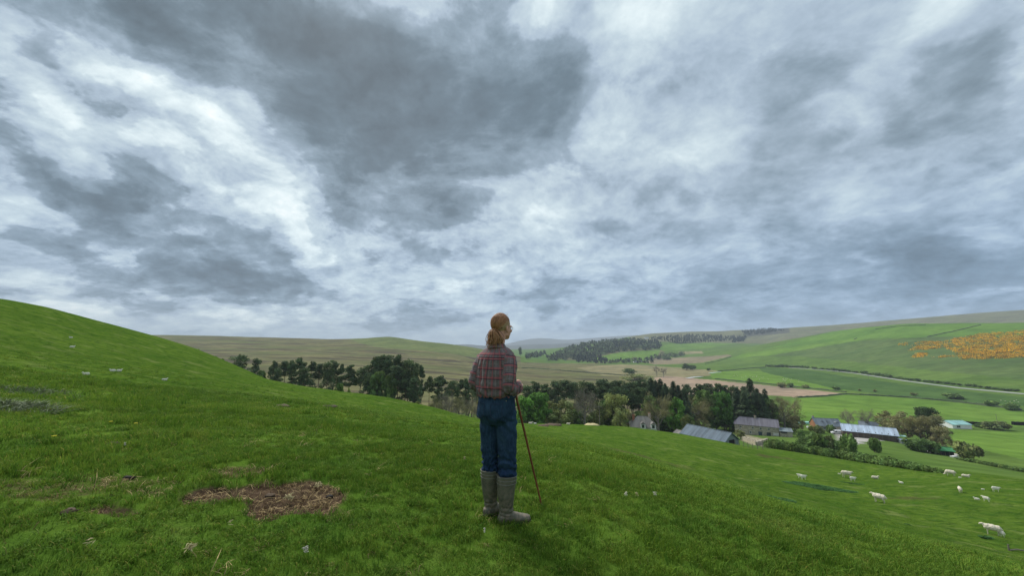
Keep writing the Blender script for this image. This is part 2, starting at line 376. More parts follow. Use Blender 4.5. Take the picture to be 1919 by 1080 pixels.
def hit(px, py, y0=1.0, y1=4500):
    """where the line of sight through a pixel first meets the ground"""
    d = ray(px, py); s_, c_ = d[0]/d[1], d[2]/d[1]
    for n in (170, 14, 14):
        Y = np.exp(np.linspace(math.log(y0), math.log(y1), n)); below = CAM_H+c_*Y < gz(s_*Y, Y)
        if not below.any(): return None
        i = int(np.argmax(below)); y0, y1 = Y[max(i-1, 0)], Y[max(i, 1)]
    Yh = (y0+y1)/2
    return Vector((s_*Yh, Yh, g(s_*Yh, Yh)))

_tmp = {_p: hit(*_p) for _p in ((512, 922), (440, 884), (230, 905), (60, 915), (215, 952))}; SOILC.update(_tmp)
# field colours (base colours, linear)
PAST, BRIGHT, DULL = (.090, .152, .034), (.115, .205, .036), (.105, .150, .055)
TAN, PLOUGH, MOOR, DKG = (.235, .215, .115), (.29, .225, .16), (.150, .148, .070), (.060, .115, .032)
FIELDS = [  # polygon in image columns/rows laid on the ground, depth band, colour, moor-ness
    ([(-900, 560), (1245, 560), (1245, 668), (1110, 684), (1190, 684), (1250, 700), (1250, 1000), (-900, 1000)], 215, 1700, MOOR, 1),
    ([(655, 637), (740, 625), (905, 650), (905, 672), (800, 662), (700, 650)], 900, 1700, (.13, .165, .06), .25),
    ([(975, 668), (1035, 668), (1060, 676), (1180, 676), (1100, 682), (975, 680)], 900, 1700, PAST, 0),
    ([(960, 655), (1120, 655), (1140, 664), (1060, 668), (1035, 676), (960, 676)], 1300, 2300, (.09, .16, .04), 0),
    ([(1080, 690), (1140, 684), (1200, 684), (1350, 696), (1345, 702), (1290, 710), (1130, 704)], 600, 1500, TAN, .35),
    ([(1190, 672), (1270, 671), (1330, 668), (1365, 665), (1372, 667), (1315, 681), (1225, 684)], 900, 2300, (.22, .19, .12), .15),
    ([(1110, 672), (1150, 663), (1180, 659), (1238, 656), (1232, 669), (1215, 677), (1140, 678)], 1200, 2300, BRIGHT, 0),
    ([(1232, 652), (1262, 643), (1390, 636), (1384, 643), (1332, 652), (1242, 658)], 1500, 2600, BRIGHT, 0),
    ([(1270, 660), (1315, 658), (1318, 663), (1280, 665)], 1200, 2300, TAN, 0),
    ([(1215, 634), (1290, 628), (1392, 632), (1362, 641), (1270, 645)], 1900, 3200, (.022, .035, .022), 0),
    ([(1360, 674), (1400, 662), (1560, 640), (1640, 631), (1600, 641), (1500, 656), (1400, 675)], 900, 1600, BRIGHT, 0),
    ([(1320, 682), (1420, 668), (1500, 668), (1700, 690), (1919, 712), (2300, 730), (2300, 600), (1919, 622), (1740, 632), (1600, 640), (1440, 668), (1330, 680)], 400, 1500, (.085, .135, .042), .12),
    ([(1430, 655), (1560, 622), (1700, 600), (2600, 595), (2600, 622), (1740, 632), (1640, 634), (1560, 640)], 700, 1500, (.10, .19, .035), 0),
    ([(1400, 600), (1560, 560), (2600, 480), (2600, 606), (1700, 607), (1560, 621), (1440, 645), (1180, 640), (1180, 600)], 1600, 4000, (.15, .16, .085), .6),
    ([(1400, 612), (1480, 610), (1480, 624), (1400, 632)], 2300, 3400, (.07, .075, .06), .2),
    ([(1225, 709), (1250, 705), (1340, 713), (1440, 723), (1582, 738), (1575, 743), (1490, 745), (1440, 741), (1225, 741)], 380, 900, PLOUGH, 0),
    ([(1330, 698), (1350, 696), (1430, 697), (1560, 715), (1590, 734), (1440, 720), (1335, 710)], 380, 1000, BRIGHT, 0),
    ([(1420, 689), (1500, 693), (1700, 722), (1919, 745), (2400, 775), (2400, 790), (1919, 762), (1700, 746), (1560, 728), (1430, 698)], 300, 1000, DKG, 0),
    ([(1485, 747), (1590, 739), (1700, 745), (1919, 768), (2400, 800), (2400, 850), (1919, 800), (1760, 800), (1480, 800)], 220, 460, BRIGHT, 0),
    ([(1780, 808), (2400, 815), (2400, 900), (1919, 862), (1790, 832)], 120, 300, BRIGHT, 0),
]
def inside(px, py, poly):
    c = np.zeros(px.shape, bool); n = len(poly)
    for i in range(n):
        x0, y0 = poly[i]; x1, y1 = poly[(i+1) % n]
        if y0 == y1: continue
        m = (py > min(y0, y1)) & (py <= max(y0, y1)); c ^= m & (px < x0+(py-y0)*(x1-x0)/(y1-y0))
    return c
def build_ground():
    az = np.concatenate([np.arange(-180, -64, 2.0), np.arange(-64, 64, .14), np.arange(64, 180.1, 2.0)])
    ns = [5, 26, 80, 90, 40, 90, 24, 60, 60, 80, 90, 50, 30, 40, 12]
    ai = (az+180)*10; i = np.clip(ai.astype(int), 0, NAZ-2); f = ai-i
    rk = RK[:, i]*(1-f)+RK[:, i+1]*f
    rs = [rk[k]+(rk[k+1]-rk[k])*j/n for k, n in enumerate(ns) for j in range(n)]+[rk[-1]]
    seg = np.array([k for k, n in enumerate(ns) for j in range(n)]+[len(ns)-1])
    Rr = np.array(rs); A = np.radians(az)[None, :]
    X = Rr*np.sin(A); Y = Rr*np.cos(A); Z = gz(X, Y)
    nr, na = X.shape
    V = np.stack([X, Y, Z], -1).reshape(-1, 3)
    jx = X.ravel(); jy = Y.ravel()
    px, py = project(jx, jy, Z.ravel())
    px = px+fbm(jx/25, jy/25, 3, 21)*1.5; py = py+fbm(jx/40, jy/40, 3, 22)*.5
    col = np.tile(np.array(PAST), (len(V), 1)); moor = np.zeros(len(V))
    rr = np.hypot(jx, jy); front = jy > 1
    col[(~front) & (rr > 300)] = MOOR
    for poly, y0, y1, c, mo in FIELDS:
        m = inside(px, py, poly) & (jy > y0) & (jy < y1) & front
        col[m] = c; moor[m] = mo
    soil = soil_mask(jx, jy)*(rr < 9)
    # worn tan patches further down the pasture
    for (ppx, ppy, a, b, s) in [(1170, 848, 9, 4, .5), (1450, 858, 12, 4, .55), (1560, 905, 6, 2, .3), (1740, 935, 7, 1.6, .5), (1520, 872, 8, 3, .4)]:
        h = hit(ppx, ppy)
        if h is None: continue
        e = np.hypot((jx-h.x)/a, (jy-h.y)/b)+fbm(jx*.5, jy*.5, 4, 31)*.9
        soil = np.maximum(soil, (1-sstep(.2, 1, e))*s)
    def sub(name, k0, k1, mat, label):
        ra = np.where((seg >= k0) & (seg < k1))[0]; ra = np.append(ra, ra[-1]+1); ra = ra[ra < nr]
        idx = (ra[:, None]*na+np.arange(na)[None, :])
        n0, n1 = idx.shape; loc = np.arange(n0*n1).reshape(n0, n1)
        q = np.stack([loc[:-1, :-1], loc[:-1, 1:], loc[1:, 1:], loc[1:, :-1]], -1).reshape(-1, 4)[:, ::-1]
        I = idx.ravel()
        me = mesh_np(name, V[I], q, (mat,), True, {'field': col[I], 'moor': moor[I], 'soil': soil[I]})
        return tag(link(name, me), label, kind='structure')
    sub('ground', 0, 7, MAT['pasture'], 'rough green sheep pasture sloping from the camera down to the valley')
    sub('valley', 7, 11, MAT['valley'], 'valley floor, moor and hillside of fields beyond the pasture')
    sub('hills', 11, 15, MAT['valley'], 'hills rising behind the valley')
MAT = {}
def pasture_colour(t, flat, tip=0.0):
    n1 = t.noise(flat, .09, 4, .6); n2 = t.noise(flat, .8, 5, .65); n4 = t.noise(flat, 2.7, 4, .6)
    c = t.mix(t.mr(n1, .35, .65), (.098, .182, .024, 1), (.142, .238, .034, 1))
    c = t.mix(t.mr(n2, .46, .68, 0, .65), c, (.062, .138, .020, 1))
    c = t.mix(t.mr(n2, .46, .28, 0, .5), c, (.170, .235, .055, 1))
    c = t.mix(t.mr(n4, .52, .72, 0, .45), c, (.040, .105, .009, 1))
    return c
def mat_pasture():
    m, t, b = material('pasture', 1.0, 0.0)
    pos = t.node('ShaderNodeNewGeometry').outputs['Position']
    flat = t.vmath('MULTIPLY', pos, (1, 1, 0)); dist = t.vmath('LENGTH', flat, out=1)
    c = pasture_colour(t, flat)
    c = t.mix(1.0, c, t.mix(t.mr(dist, 10, 40), (.92, .92, .9, 1), (.74, .72, .70, 1)), 'MULTIPLY')  # distant turf darkened: self-shading of grass blades painted into its colour
    nb = t.noise(t.vmath('MULTIPLY', flat, (.75, 1.2, 1)), 1.1, 6, .62, .3)
    c = t.mix(t.math('MULTIPLY', t.mr(nb, .49, .60, 0, .72), t.mr(dist, 12, 35)), c, (.036, .085, .012, 1))  # dark patches paint tussock shadows into the distant turf
    n3 = t.noise(t.vmath('MULTIPLY', flat, (.7, 1.3, 1)), 5, 6, .7); n5 = t.noise(t.vmath('MULTIPLY', flat, (.7, 1.3, 1)), .35, 5, .65, .4)
    c = t.mix(t.mr(n3, .5, .75, 0, .6), c, (.036, .090, .009, 1))
    c = t.mix(t.mr(n3, .45, .25, 0, .35), c, (.20, .26, .06, 1))
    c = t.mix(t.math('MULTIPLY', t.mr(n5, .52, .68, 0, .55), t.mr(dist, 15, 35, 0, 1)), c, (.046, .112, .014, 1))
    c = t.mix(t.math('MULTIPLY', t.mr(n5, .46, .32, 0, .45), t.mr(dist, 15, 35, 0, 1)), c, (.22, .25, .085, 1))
    s = t.attr('soil', 'Fac'); ns = t.noise(flat, 9, 8, .72); nf = t.noise(flat, 55, 4, .7)
    sc = t.mix(t.mr(ns, .34, .66), (.038, .025, .016, 1), (.140, .096, .062, 1)); sc = t.mix(t.mr(nf, .5, .75, 0, .6), sc, (.22, .155, .10, 1))
    sf = t.mr(t.math('ADD', s, t.math('MULTIPLY', t.math('SUBTRACT', ns, .5), .8)), .25, .75)
    c = t.mix(sf, c, sc)
    t.set(b.inputs['Base Color'], c)
    hgt = t.math('ADD', t.math('MULTIPLY', n3, .5), t.math('MULTIPLY', t.math('ADD', ns, t.math('MULTIPLY', nf, .3)), .5))
    t.set(b.inputs['Normal'], t.node('ShaderNodeBump', {'Height': hgt, 'Strength': 1.0, 'Distance': .10}).outputs[0])
    nt = m.node_tree; b1 = [x for x in nt.nodes if x.type == 'BUMP'][0]; b2 = t.node('ShaderNodeBump', {'Height': t.math('MULTIPLY', nb, t.mr(dist, 12, 35)), 'Strength': .9, 'Distance': .55, 'Normal': b1.outputs[0]}); t.set(b.inputs['Normal'], b2.outputs[0])
    return m
def mat_valley():
    m, t, b = material('valley_fields', 1.0, 0.0)
    pos = t.node('ShaderNodeNewGeometry').outputs['Position']; flat = t.vmath('MULTIPLY', pos, (1, 1, 0))
    c = t.attr('field'); mo = t.attr('moor', 'Fac')
    n1 = t.noise(flat, .012, 5, .6, .3); n2 = t.noise(flat, .06, 6, .65); n3 = t.noise(t.vmath('MULTIPLY', flat, (.25, 1.0, 1)), .035, 7, .62, .6)
    c = t.mix(1.0, c, t.mix(t.mr(n1, .3, .7), (.80, .84, .84, 1), (1.2, 1.12, 1.12, 1)), 'MULTIPLY')
    c = t.mix(1.0, c, t.mix(t.mr(n2, .3, .7), (.80, .80, .80, 1), (1.18, 1.16, 1.16, 1)), 'MULTIPLY')
    mott = t.math('MULTIPLY', mo, t.mr(n3, .47, .60))
    c = t.mix(t.math('MULTIPLY', mott, .85), c, (.068, .055, .042, 1))
    mott2 = t.math('MULTIPLY', mo, t.mr(t.noise(t.vmath('MULTIPLY', flat, (.3, 1.0, 1)), .011, 5, .6), .5, .62))
    c = t.mix(t.math('MULTIPLY', mott2, .55), c, (.115, .135, .05, 1))
    t.set(b.inputs['Base Color'], c)
    bn = t.node('ShaderNodeBump', {'Height': n2, 'Strength': .6, 'Distance': 3.0}); t.set(b.inputs['Normal'], bn.outputs[0])
    return m
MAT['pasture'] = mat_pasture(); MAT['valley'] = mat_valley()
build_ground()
# pale ranges at the end of the valley
def ridge(name, pts, Y, depth, col, label):
    pts = np.array(pts, float); pxs = np.linspace(pts[0, 0], pts[-1, 0], 260); pys = np.interp(pxs, pts[:, 0], pts[:, 1])
    k = np.exp(-.5*(np.arange(-9, 10)/4)**2); k /= k.sum(); pys = np.convolve(np.pad(pys, 9, 'edge'), k, 'valid')
    pr = [(-1, 0), (-.7, .22), (-.45, .52), (-.22, .84), (-.08, .97), (0, 1.0), (.12, .96), (.5, .6), (1, 0)]
    V = []
    for i, (a, b_) in enumerate(zip(pxs, pys)):
        top = P(a, b_, Y)
        for (s_, h) in pr:
            y = Y+s_*depth; x = top.x*y/Y; n = float(fbm(np.array([x/500]), np.array([y/500]), 4, 8)[0])*22*(1-abs(h-.5)*1.6)
            V.append((x, y, -110+(top.z+110)*h+n))
    m = len(pr); q = [(i*m+j, (i+1)*m+j, (i+1)*m+j+1, i*m+j+1) for i in range(len(pxs)-1) for j in range(m-1)]
    mt = simple(name+'_heath', col, .95, .3, .004, .05)
    tag(link(name, mesh_np(name, V, np.array(q), (mt,), True)), label, kind='structure')
ridge('hills', [(700, 668), (780, 652), (830, 648), (870, 645), (920, 650), (960, 648), (990, 646), (1040, 645), (1090, 642), (1130, 637), (1200, 629), (1260, 630), (1400, 640), (1500, 660)], 5600, 900, (.075, .085, .07), 'dark heathery hill closing the valley')
ridge('hills', [(600, 668), (760, 656), (820, 651), (880, 646), (930, 650), (970, 640), (1000, 634), (1025, 634), (1060, 638), (1100, 635), (1160, 630), (1210, 628), (1300, 640), (1400, 660)], 8200, 1300, (.10, .11, .10), 'pale blue hills at the far end of the valley')
def haze():
    m = bpy.data.materials.new('haze'); m.use_nodes = True; nt = m.node_tree
    for n in list(nt.nodes):
        if n.type == 'BSDF_PRINCIPLED': nt.nodes.remove(n)
    v = nt.nodes.new('ShaderNodeVolumePrincipled'); v.inputs['Color'].default_value = HAZE_C; v.inputs['Density'].default_value = HAZE_D
    v.inputs['Anisotropy'].default_value = 0.0
    nt.links.new(v.outputs[0], [n for n in nt.nodes if n.type == 'OUTPUT_MATERIAL'][0].inputs['Volume'])
    b = MB(); b.box((0, 3500, 80), (22000, 17000, 420)); o = b.obj('haze', m)
    tag(o, 'faint blue haze filling the valley air', kind='stuff')
# ================================================================ the walker
def ring(c, a, b, yaw=0, n=28, e=2.3, tilt=None):
    t = np.linspace(0, 2*math.pi, n, endpoint=False); cx_, sx_ = np.cos(t), np.sin(t)
    x = a*np.sign(cx_)*np.abs(cx_)**(2/e); y = b*np.sign(sx_)*np.abs(sx_)**(2/e)
    ca, sa = math.cos(yaw), math.sin(yaw)     # yaw clockwise seen from above
    X = x*ca+y*sa; Y = -x*sa+y*ca
    V = np.stack([X, Y, np.zeros(n)], 1)
    if tilt is not None: V[:, 2] += X*tilt[0]+Y*tilt[1]
    return V+np.array(c)
def loft(mb, rings):
    n = len(rings[0]); m = len(rings); V = np.concatenate(rings)
    q = [(i*n+k, i*n+(k+1) % n, (i+1)*n+(k+1) % n, (i+1)*n+k) for i in range(m-1) for k in range(n)]
    V = np.concatenate([V, [rings[0].mean(0)], [rings[-1].mean(0)]])
    t = [(n*m, (k+1) % n, k) for k in range(n)]+[(n*m+1, (m-1)*n+k, (m-1)*n+(k+1) % n) for k in range(n)]
    mb.add(V, q, t)
def blob(mb, c, r, M=None, n=14):
    rs = []
    th = np.linspace(-math.pi/2, math.pi/2, n)[1:-1]; V = []
    m = 2*n
    for a in th:
        for k in range(m):
            p = 2*math.pi*k/m; V.append((math.cos(a)*math.cos(p), math.cos(a)*math.sin(p), math.sin(a)))
    V += [(0, 0, -1), (0, 0, 1)]; V = np.array(V)*np.array(r)
    if M is not None: V = V @ np.array(M).T
    V = V+np.array(c); L = len(th)
    q = [(i*m+k, i*m+(k+1) % m, (i+1)*m+(k+1) % m, (i+1)*m+k) for i in range(L-1) for k in range(m)]
    t = [(L*m, (k+1) % m, k) for k in range(m)]+[(L*m+1, (L-1)*m+k, (L-1)*m+(k+1) % m) for k in range(m)]
    mb.add(V, q, t)
def remesh(mb, name, vox, sm=6, fac=.5):
    o = link('tmp', mb.mesh('tmp')); md = o.modifiers.new('r', 'REMESH'); md.mode = 'VOXEL'; md.voxel_size = vox; md.use_smooth_shade = True
    if sm: s = o.modifiers.new('s', 'SMOOTH'); s.factor = fac; s.iterations = sm
    dg = bpy.context.evaluated_depsgraph_get(); ev = o.evaluated_get(dg)
    me = bpy.data.meshes.new_from_object(ev, depsgraph=dg); bpy.data.objects.remove(o); me.name = name; me.materials.clear()
    return me
def getco(me):
    a = np.empty(len(me.vertices)*3, np.float32); me.vertices.foreach_get('co', a); return a.reshape(-1, 3).astype(float)
def getno(me):
    a = np.empty(len(me.vertices)*3, np.float32); me.vertices.foreach_get('normal', a); return a.reshape(-1, 3).astype(float)
def setco(me, V): me.vertices.foreach_set('co', np.asarray(V, np.float32).ravel()); me.update()
def setattr_(me, nm, arr):
    arr = np.asarray(arr, np.float32)
    a = me.attributes.new(nm, 'FLOAT_COLOR', 'POINT'); a.data.foreach_set('color', np.concatenate([arr, np.ones((len(arr), 1), np.float32)], 1).ravel())
YAW = R(34); HYAW = R(42)
def mf(x, y, z):   # body frame -> walker frame
    return np.array((x*math.cos(YAW)+y*math.sin(YAW), -x*math.sin(YAW)+y*math.cos(YAW), z))
def catmull(pts, n=8):
    pts = [np.array(p, float) for p in pts]; out = []
    P_ = [2*pts[0]-pts[1]]+pts+[2*pts[-1]-pts[-2]]
    for i in range(1, len(P_)-2):
        a, b, c, d = P_[i-1:i+3]
        for k in range(n):
            t = k/n; out.append(.5*((2*b)+(c-a)*t+(2*a-5*b+4*c-d)*t*t+(-a+3*b-3*c+d)*t**3))
    out.append(pts[-1]); return out
# joints
SHO = {1: mf(.158, -.008, 1.400), -1: mf(-.158, -.008, 1.402)}
ELB = {1: mf(.196, -.088, 1.152), -1: mf(-.194, -.08, 1.158)}
WRI = {1: mf(.135, .155, 1.125), -1: mf(-.02, .19, 1.135)}
HIP = {1: np.array((.080, -.035, .90)), -1: np.array((-.072, .035, .90))}
KNE = {1: np.array((.098, -.035, .52)), -1: np.array((-.058, .055, .52))}
ANK = {1: np.array((.088, -.035, .11)), -1: np.array((-.052, .085, .12))}
FYAW = {1: R(76), -1: R(48)}
HC = np.array((.040, .035, 1.675))    # head centre
GRIP = mf(.085, .235, 1.130)
def hm(x, y, z):   # head frame -> walker frame
    return HC+np.array((x*math.cos(HYAW)+y*math.sin(HYAW), -x*math.sin(HYAW)+y*math.cos(HYAW), z))
HM = np.array(Matrix.Rotation(-HYAW, 3, 'Z'))
def build_person(loc):
    root = thing('person', 'walker seen from behind in red and grey checked shirt, blue jeans and rubber boots', 'person', loc)
    # ---------- body (skin): one continuous surface
    b = MB()
    blob(b, hm(0, -.012, .035), (.076, .097, .094), HM); blob(b, hm(0, .035, -.035), (.060, .066, .080), HM)
    blob(b, hm(0, .068, -.088), (.030, .026, .024), HM)                     # chin
    blob(b, hm(0, .098, -.022), (.012, .022, .026), HM); blob(b, hm(0, .112, -.034), (.015, .014, .011), HM)   # nose
    blob(b, hm(0, .085, .012), (.055, .018, .012), HM)                      # brow
    blob(b, hm(0, .092, -.063), (.024, .010, .006), HM); blob(b, hm(0, .089, -.074), (.021, .010, .007), HM)   # lips
    for s in (1, -1):
        blob(b, hm(s*.042, .070, -.030), (.022, .018, .018), HM)            # cheek
        E = HM @ np.array(Matrix.Rotation(s*.35, 3, 'Z')); blob(b, hm(s*.080, -.010, -.012), (.008, .018, .030), E); blob(b, hm(s*.079, -.004, -.038), (.008, .012, .012), E)
        blob(b, hm(s*.040, .02, -.068), (.018, .045, .020), HM)              # jaw
    b.tube([hm(0, -.018, -.03), hm(0, -.030, -.10), mf(.012, -.012, 1.50), mf(0, 0, 1.42)], [.058, .056, .062, .085], 20)
    loft(b, [ring(mf(0, 0, z), a, c, YAW) for z, a, c in ((.86, .15, .11), (.95, .165, .12), (1.08, .150, .11), (1.2, .155, .11), (1.32, .155, .105), (1.39, .145, .08), (1.43, .11, .07), (1.475, .07, .055))])
    for s in (1, -1):
        b.tube([SHO[s], (SHO[s]+ELB[s])/2, ELB[s]], [.036, .038, .034], 14); b.tube([ELB[s], (ELB[s]+WRI[s])/2, WRI[s]], [.036, .034, .027], 14)
        blob(b, ELB[s], (.038,)*3)
        b.tube([HIP[s], (HIP[s]+KNE[s])/2, KNE[s]], [.085, .07, .052], 14); b.tube([KNE[s], (KNE[s]*.6+ANK[s]*.4), ANK[s]], [.050, .050, .036], 14); blob(b, KNE[s], (.052,)*3)
        fd = np.array((math.sin(FYAW[s]), math.cos(FYAW[s]), 0)); b.tube([ANK[s]-(0, 0, .048)-fd*.03, ANK[s]-(0, 0, .066)+fd*.03, ANK[s]-(0, 0, .078)+fd*.15], [.030, .028, .016], 10)
    # hands closed over the crook handle
    for s in (1, -1):
        w = WRI[s]; gp = GRIP+(mf(.0, 0, 0)*0 if s == 1 else mf(-.03, -.012, .0)+np.array((0, 0, .030)))
        d = gp-w; d /= np.linalg.norm(d); up = np.array((0, 0, 1.)); side = np.cross(d, up); side /= np.linalg.norm(side); up = np.cross(side, d)
        pc = w+d*.050+up*.004
        Mx = np.stack([side, d, up], 1); blob(b, pc, (.042, .052, .017), Mx); b.tube([w-d*.01, pc], [.027, .028], 12)
        kn = w+d*.088
        for i, (o_, L) in enumerate(((-.030, .86), (-.010, 1.0), (.011, .95), (.030, .78))):
            k0 = kn+side*o_+up*.006; k1 = k0+(d*.036-up*.006)*L; k2 = k1+(d*.008-up*.028)*L; k3 = k2+(-d*.020-up*.010)*L
            b.tube(catmull([k0-d*.02, k0, k1, k2, k3], 4), [.0095]*4+[.0092]*5+[.0086]*4+[.0078]*4, 10)
        th = pc+side*(-s)*.036-d*.02
        b.tube(catmull([th, th+side*(-s)*.014+d*.03-up*.006, th+side*(-s)*.006+d*.056-up*.018, th+side*s*.006+d*.072-up*.026], 4), [.013]*5+[.0105]*4+[.009]*4, 10)
    me = remesh(b, 'person', .0035, 3); sk = simple('skin', (.56, .29, .21), .55, .16, 22, .35); me.materials.append(sk)
    body = link('body', me, root)
    ew = simple('eye_white', (.6, .58, .55), .3)
    for s in (1, -1): eyes = MB(); blob(eyes, hm(s*.031, .078, -.004), (.0115,)*3, HM, 8); eyes.obj('eye', ew, body, True)
    # ---------- shirt
    b = MB()
    T = ((1.035, .158, .110, 0), (1.055, .172, .126, 0), (1.075, .184, .142, -.004), (1.11, .190, .150, -.008), (1.17, .186, .146, -.012), (1.24, .180, .138, -.012), (1.32, .180, .132, -.012), (1.37, .183, .124, -.012), (1.41, .183, .112, -.010), (1.436, .172, .100, -.006), (1.458, .148, .088, -.002), (1.478, .118, .082, .002), (1.496, .078, .070, .004))
    loft(b, [ring(mf(0, y, z), a, c, YAW, 40, 2.5) for z, a, c, y in T])
    for s in (1, -1):
        S, E, W = SHO[s], ELB[s], WRI[s]
        m1 = S*.5+E*.5+mf(s*.008, -.012, 0); m2 = E*.5+W*.5+np.array((0, 0, -.012))
        b.tube(catmull([S*.92+mf(0, 0, 1.43)*.08, S+(E-S)*.12, m1, E, m2, W-(W-E)*.10, W+(W-E)*.02], 5), list(np.interp(np.arange(31), [0, 5, 10, 15, 20, 25, 30], [.050, .060, .061, .058, .054, .048, .037])), 20)
        blob(b, E+mf(0, .012, .0), (.055, .055, .055))
    me = remesh(b, 'shirt', .0065, 9); V = getco(me); Nn = getno(me)
    # folds
    bx = V[:, 0]*math.cos(YAW)-V[:, 1]*math.sin(YAW); by = V[:, 0]*math.sin(YAW)+V[:, 1]*math.cos(YAW); z = V[:, 2]
    def seg(p, a, c):
        ab = c-a; t = np.clip(((p-a)@ab)/(ab@ab), 0, 1); return t, np.linalg.norm(p-(a+t[:, None]*ab), axis=1)
    isarm = np.zeros(len(V)); au = np.zeros(len(V)); av = np.zeros(len(V))
    tors = np.hypot(bx/.19, by/.14)
    for s in (1, -1):
        S, E, W = SHO[s], ELB[s], WRI[s]; t1, d1 = seg(V, S, E); t2, d2 = seg(V, E, W)
        near1 = (d1 < d2) | (t2 < .22); dd = np.minimum(d1, d2); L1 = np.linalg.norm(E-S); L2 = np.linalg.norm(W-E)
        seam = s*bx > (.146+.10*np.clip(1.44-z, 0, .4)*.35)
        arm = (dd < .085) & (seam | (by > .13) & (z < 1.2) & (dd < .062) & (d2 < .062) & (t2 > .1))
        tu = ((V-S)@(E-S))/L1; ax = np.where(near1, tu, L1+t2*L2); ref1 = np.where(near1[:, None], (V-(S+(tu/L1)[:, None]*(E-S))), (V-(E+t2[:, None]*(W-E))))
        ang = np.where(near1, np.arctan2(ref1[:, 0]*math.cos(YAW)-ref1[:, 1]*math.sin(YAW), ref1[:, 0]*math.sin(YAW)+ref1[:, 1]*math.cos(YAW)), np.arctan2(ref1[:, 2], -ref1[:, 0]))
        au[arm] = (ang*.062)[arm]; av[arm] = ax[arm]; isarm[arm] = 1
    yoke = (1-isarm)*sstep(1.398, 1.402, z+.0*bx)*(by < .02)
    th = np.arctan2(bx, -by); u = th*.185; v = z.copy()
    disp = .0055*np.sin(th*15+fbm(th*2, z*5, 2, 3)*3)*(1-isarm)*sstep(1.40, 1.33, z)*(.5+.5*sstep(1.05, 1.2, z))
    disp += (1-isarm)*.010*fbm(th*3+z*6, z*9, 3, 5)*sstep(1.42, 1.36, z)
    disp += (1-isarm)*.008*np.sin(z*60+th*3+fbm(th*3, z*10, 2, 8)*5)*sstep(1.20, 1.08, z)
    av0 = np.where(isarm > 0, np.abs(av-.262), 1); disp += isarm*sstep(.0, .05, av0)*(.0075*np.sin(av*62+au*28+fbm(av*10, au*12, 2, 6)*4)*(.35+sstep(.12, .26, av))+.006*fbm(av*14, au*16, 3, 7))
    seamd = np.zeros(len(V))
    V += Nn*disp[:, None]; setco(me, V)
    U = np.where(isarm > 0, au+.03, u); VV = np.where(isarm > 0, av+.055, v)
    sm = np.zeros(len(V))
    sm = np.where((isarm < 1) & (by < .02), z-1.0, 0)
    setattr_(me, 'plaid', np.stack([U, VV, sm], 1))
    me.materials.append(mat_plaid()); sh = link('shirt', me, body)
    # collar, cuffs
    c = MB(); cols = []
    for z_, r_ in ((1.470, .084), (1.490, .074), (1.512, .069), (1.518, .072), (1.500, .082), (1.474, .096)):
        cols.append(ring(mf(.004, -.006, z_), r_, r_*.95, YAW, 28, 2, tilt=(.0, -.18)))
    loft(c, cols[:]); cm = remesh(c, 'collar', .004, 2); Vc = getco(cm); tc = np.arctan2(Vc[:, 0], -Vc[:, 1])
    setattr_(cm, 'plaid', np.stack([tc*.09+.01, Vc[:, 2]+.02, 0*tc], 1)); cm.materials.append(MAT['plaid']); link('collar', cm, sh)
    for s in (1, -1):
        c = MB(); d = (WRI[s]-ELB[s]); d /= np.linalg.norm(d); w = WRI[s]
        c.tube([w-d*.045, w-d*.04, w-d*.005, w], [.038, .043, .041, .036], 20); cm = c.mesh('cuff', smooth=True); Vc = getco(cm)
        setattr_(cm, 'plaid', np.stack([Vc[:, 0]+.03, Vc[:, 2]+.03, 0*Vc[:, 0]], 1)); cm.materials.append(MAT['plaid']); link('cuff', cm, sh)
    # ---------- jeans
    b = MB()
    loft(b, [ring(mf(0, y, z), a, c, YAW, 36, 2.4) for z, a, c, y in ((.80, .12, .08, 0), (.84, .168, .118, -.004), (.90, .180, .135, -.010), (.95, .180, .138, -.010), (1.0, .176, .130, -.006), (1.05, .170, .120, 0), (1.085, .166, .116, 0))])
    for s in (1, -1):
        H_, K, A_ = HIP[s], KNE[s], ANK[s]
        top = K+(A_-K)*.36
        b.tube(catmull([H_+(0, 0, .02), H_*.55+K*.45, K, top], 6), list(np.interp(np.arange(19), [0, 6, 12, 18], [.098, .089, .077, .076])), 24)
        blob(b, mf(s*.078, -.075, .905), (.078, .062, .085))
    me = remesh(b, 'jeans', .006, 10); V = getco(me); Nn = getno(me); z = V[:, 2]
    right = (V[:, 0] > (.01-(V[:, 1])*.0)).astype(float); ang = np.arctan2(V[:, 1], V[:, 0]-np.where(right > 0, .09, -.06))
    kz = sstep(.66, .50, z)
    disp = .0085*np.sin(z*np.where(right > 0, 88, 96)+ang*1.3*np.where(right > 0, 1, -1)+fbm(ang*1.5, z*9, 3, 2)*5)*kz*(.45+.55*sstep(.57, .45, z))
    disp += .010*fbm(ang*2+z*4, z*12, 3, 4)*sstep(1.0, .9, z)
    gl = np.exp(-((z-.835-.08*np.abs(V[:, 0]))/.014)**2); disp -= .007*gl*(V[:, 1] < .02)
    disp += .006*np.sin((z*.8+V[:, 0]*.9)*70)*sstep(.72, .82, z)*sstep(.9, .84, z)
    V += Nn*disp[:, None]; setco(me, V); me.materials.append(mat_denim()); jn = link('jeans', me, body)
    # waistband, belt loops, pockets, rivets
    wb = MB(); R0 = [ring(mf(0, 0, z_), a, c, YAW, 48, 2.4) for z_, a, c in ((1.040, .1765, .1265), (1.044, .180, .129), (1.078, .175, .125), (1.081, .170, .120))]; loft(wb, R0)
    wb.obj('waistband', mat_denim(), jn, True)
    for a in (0, 1.15, -1.15, 2.2, -2.2):
        lp = MB(); x_, y_ = .182*math.sin(a), -.131*math.cos(a); p = mf(x_, y_, 1.061); lp.box(p, (.012, .006, .046), rz=-(YAW)+a*.8); lp.obj('belt_loop', mat_denim(), jn)
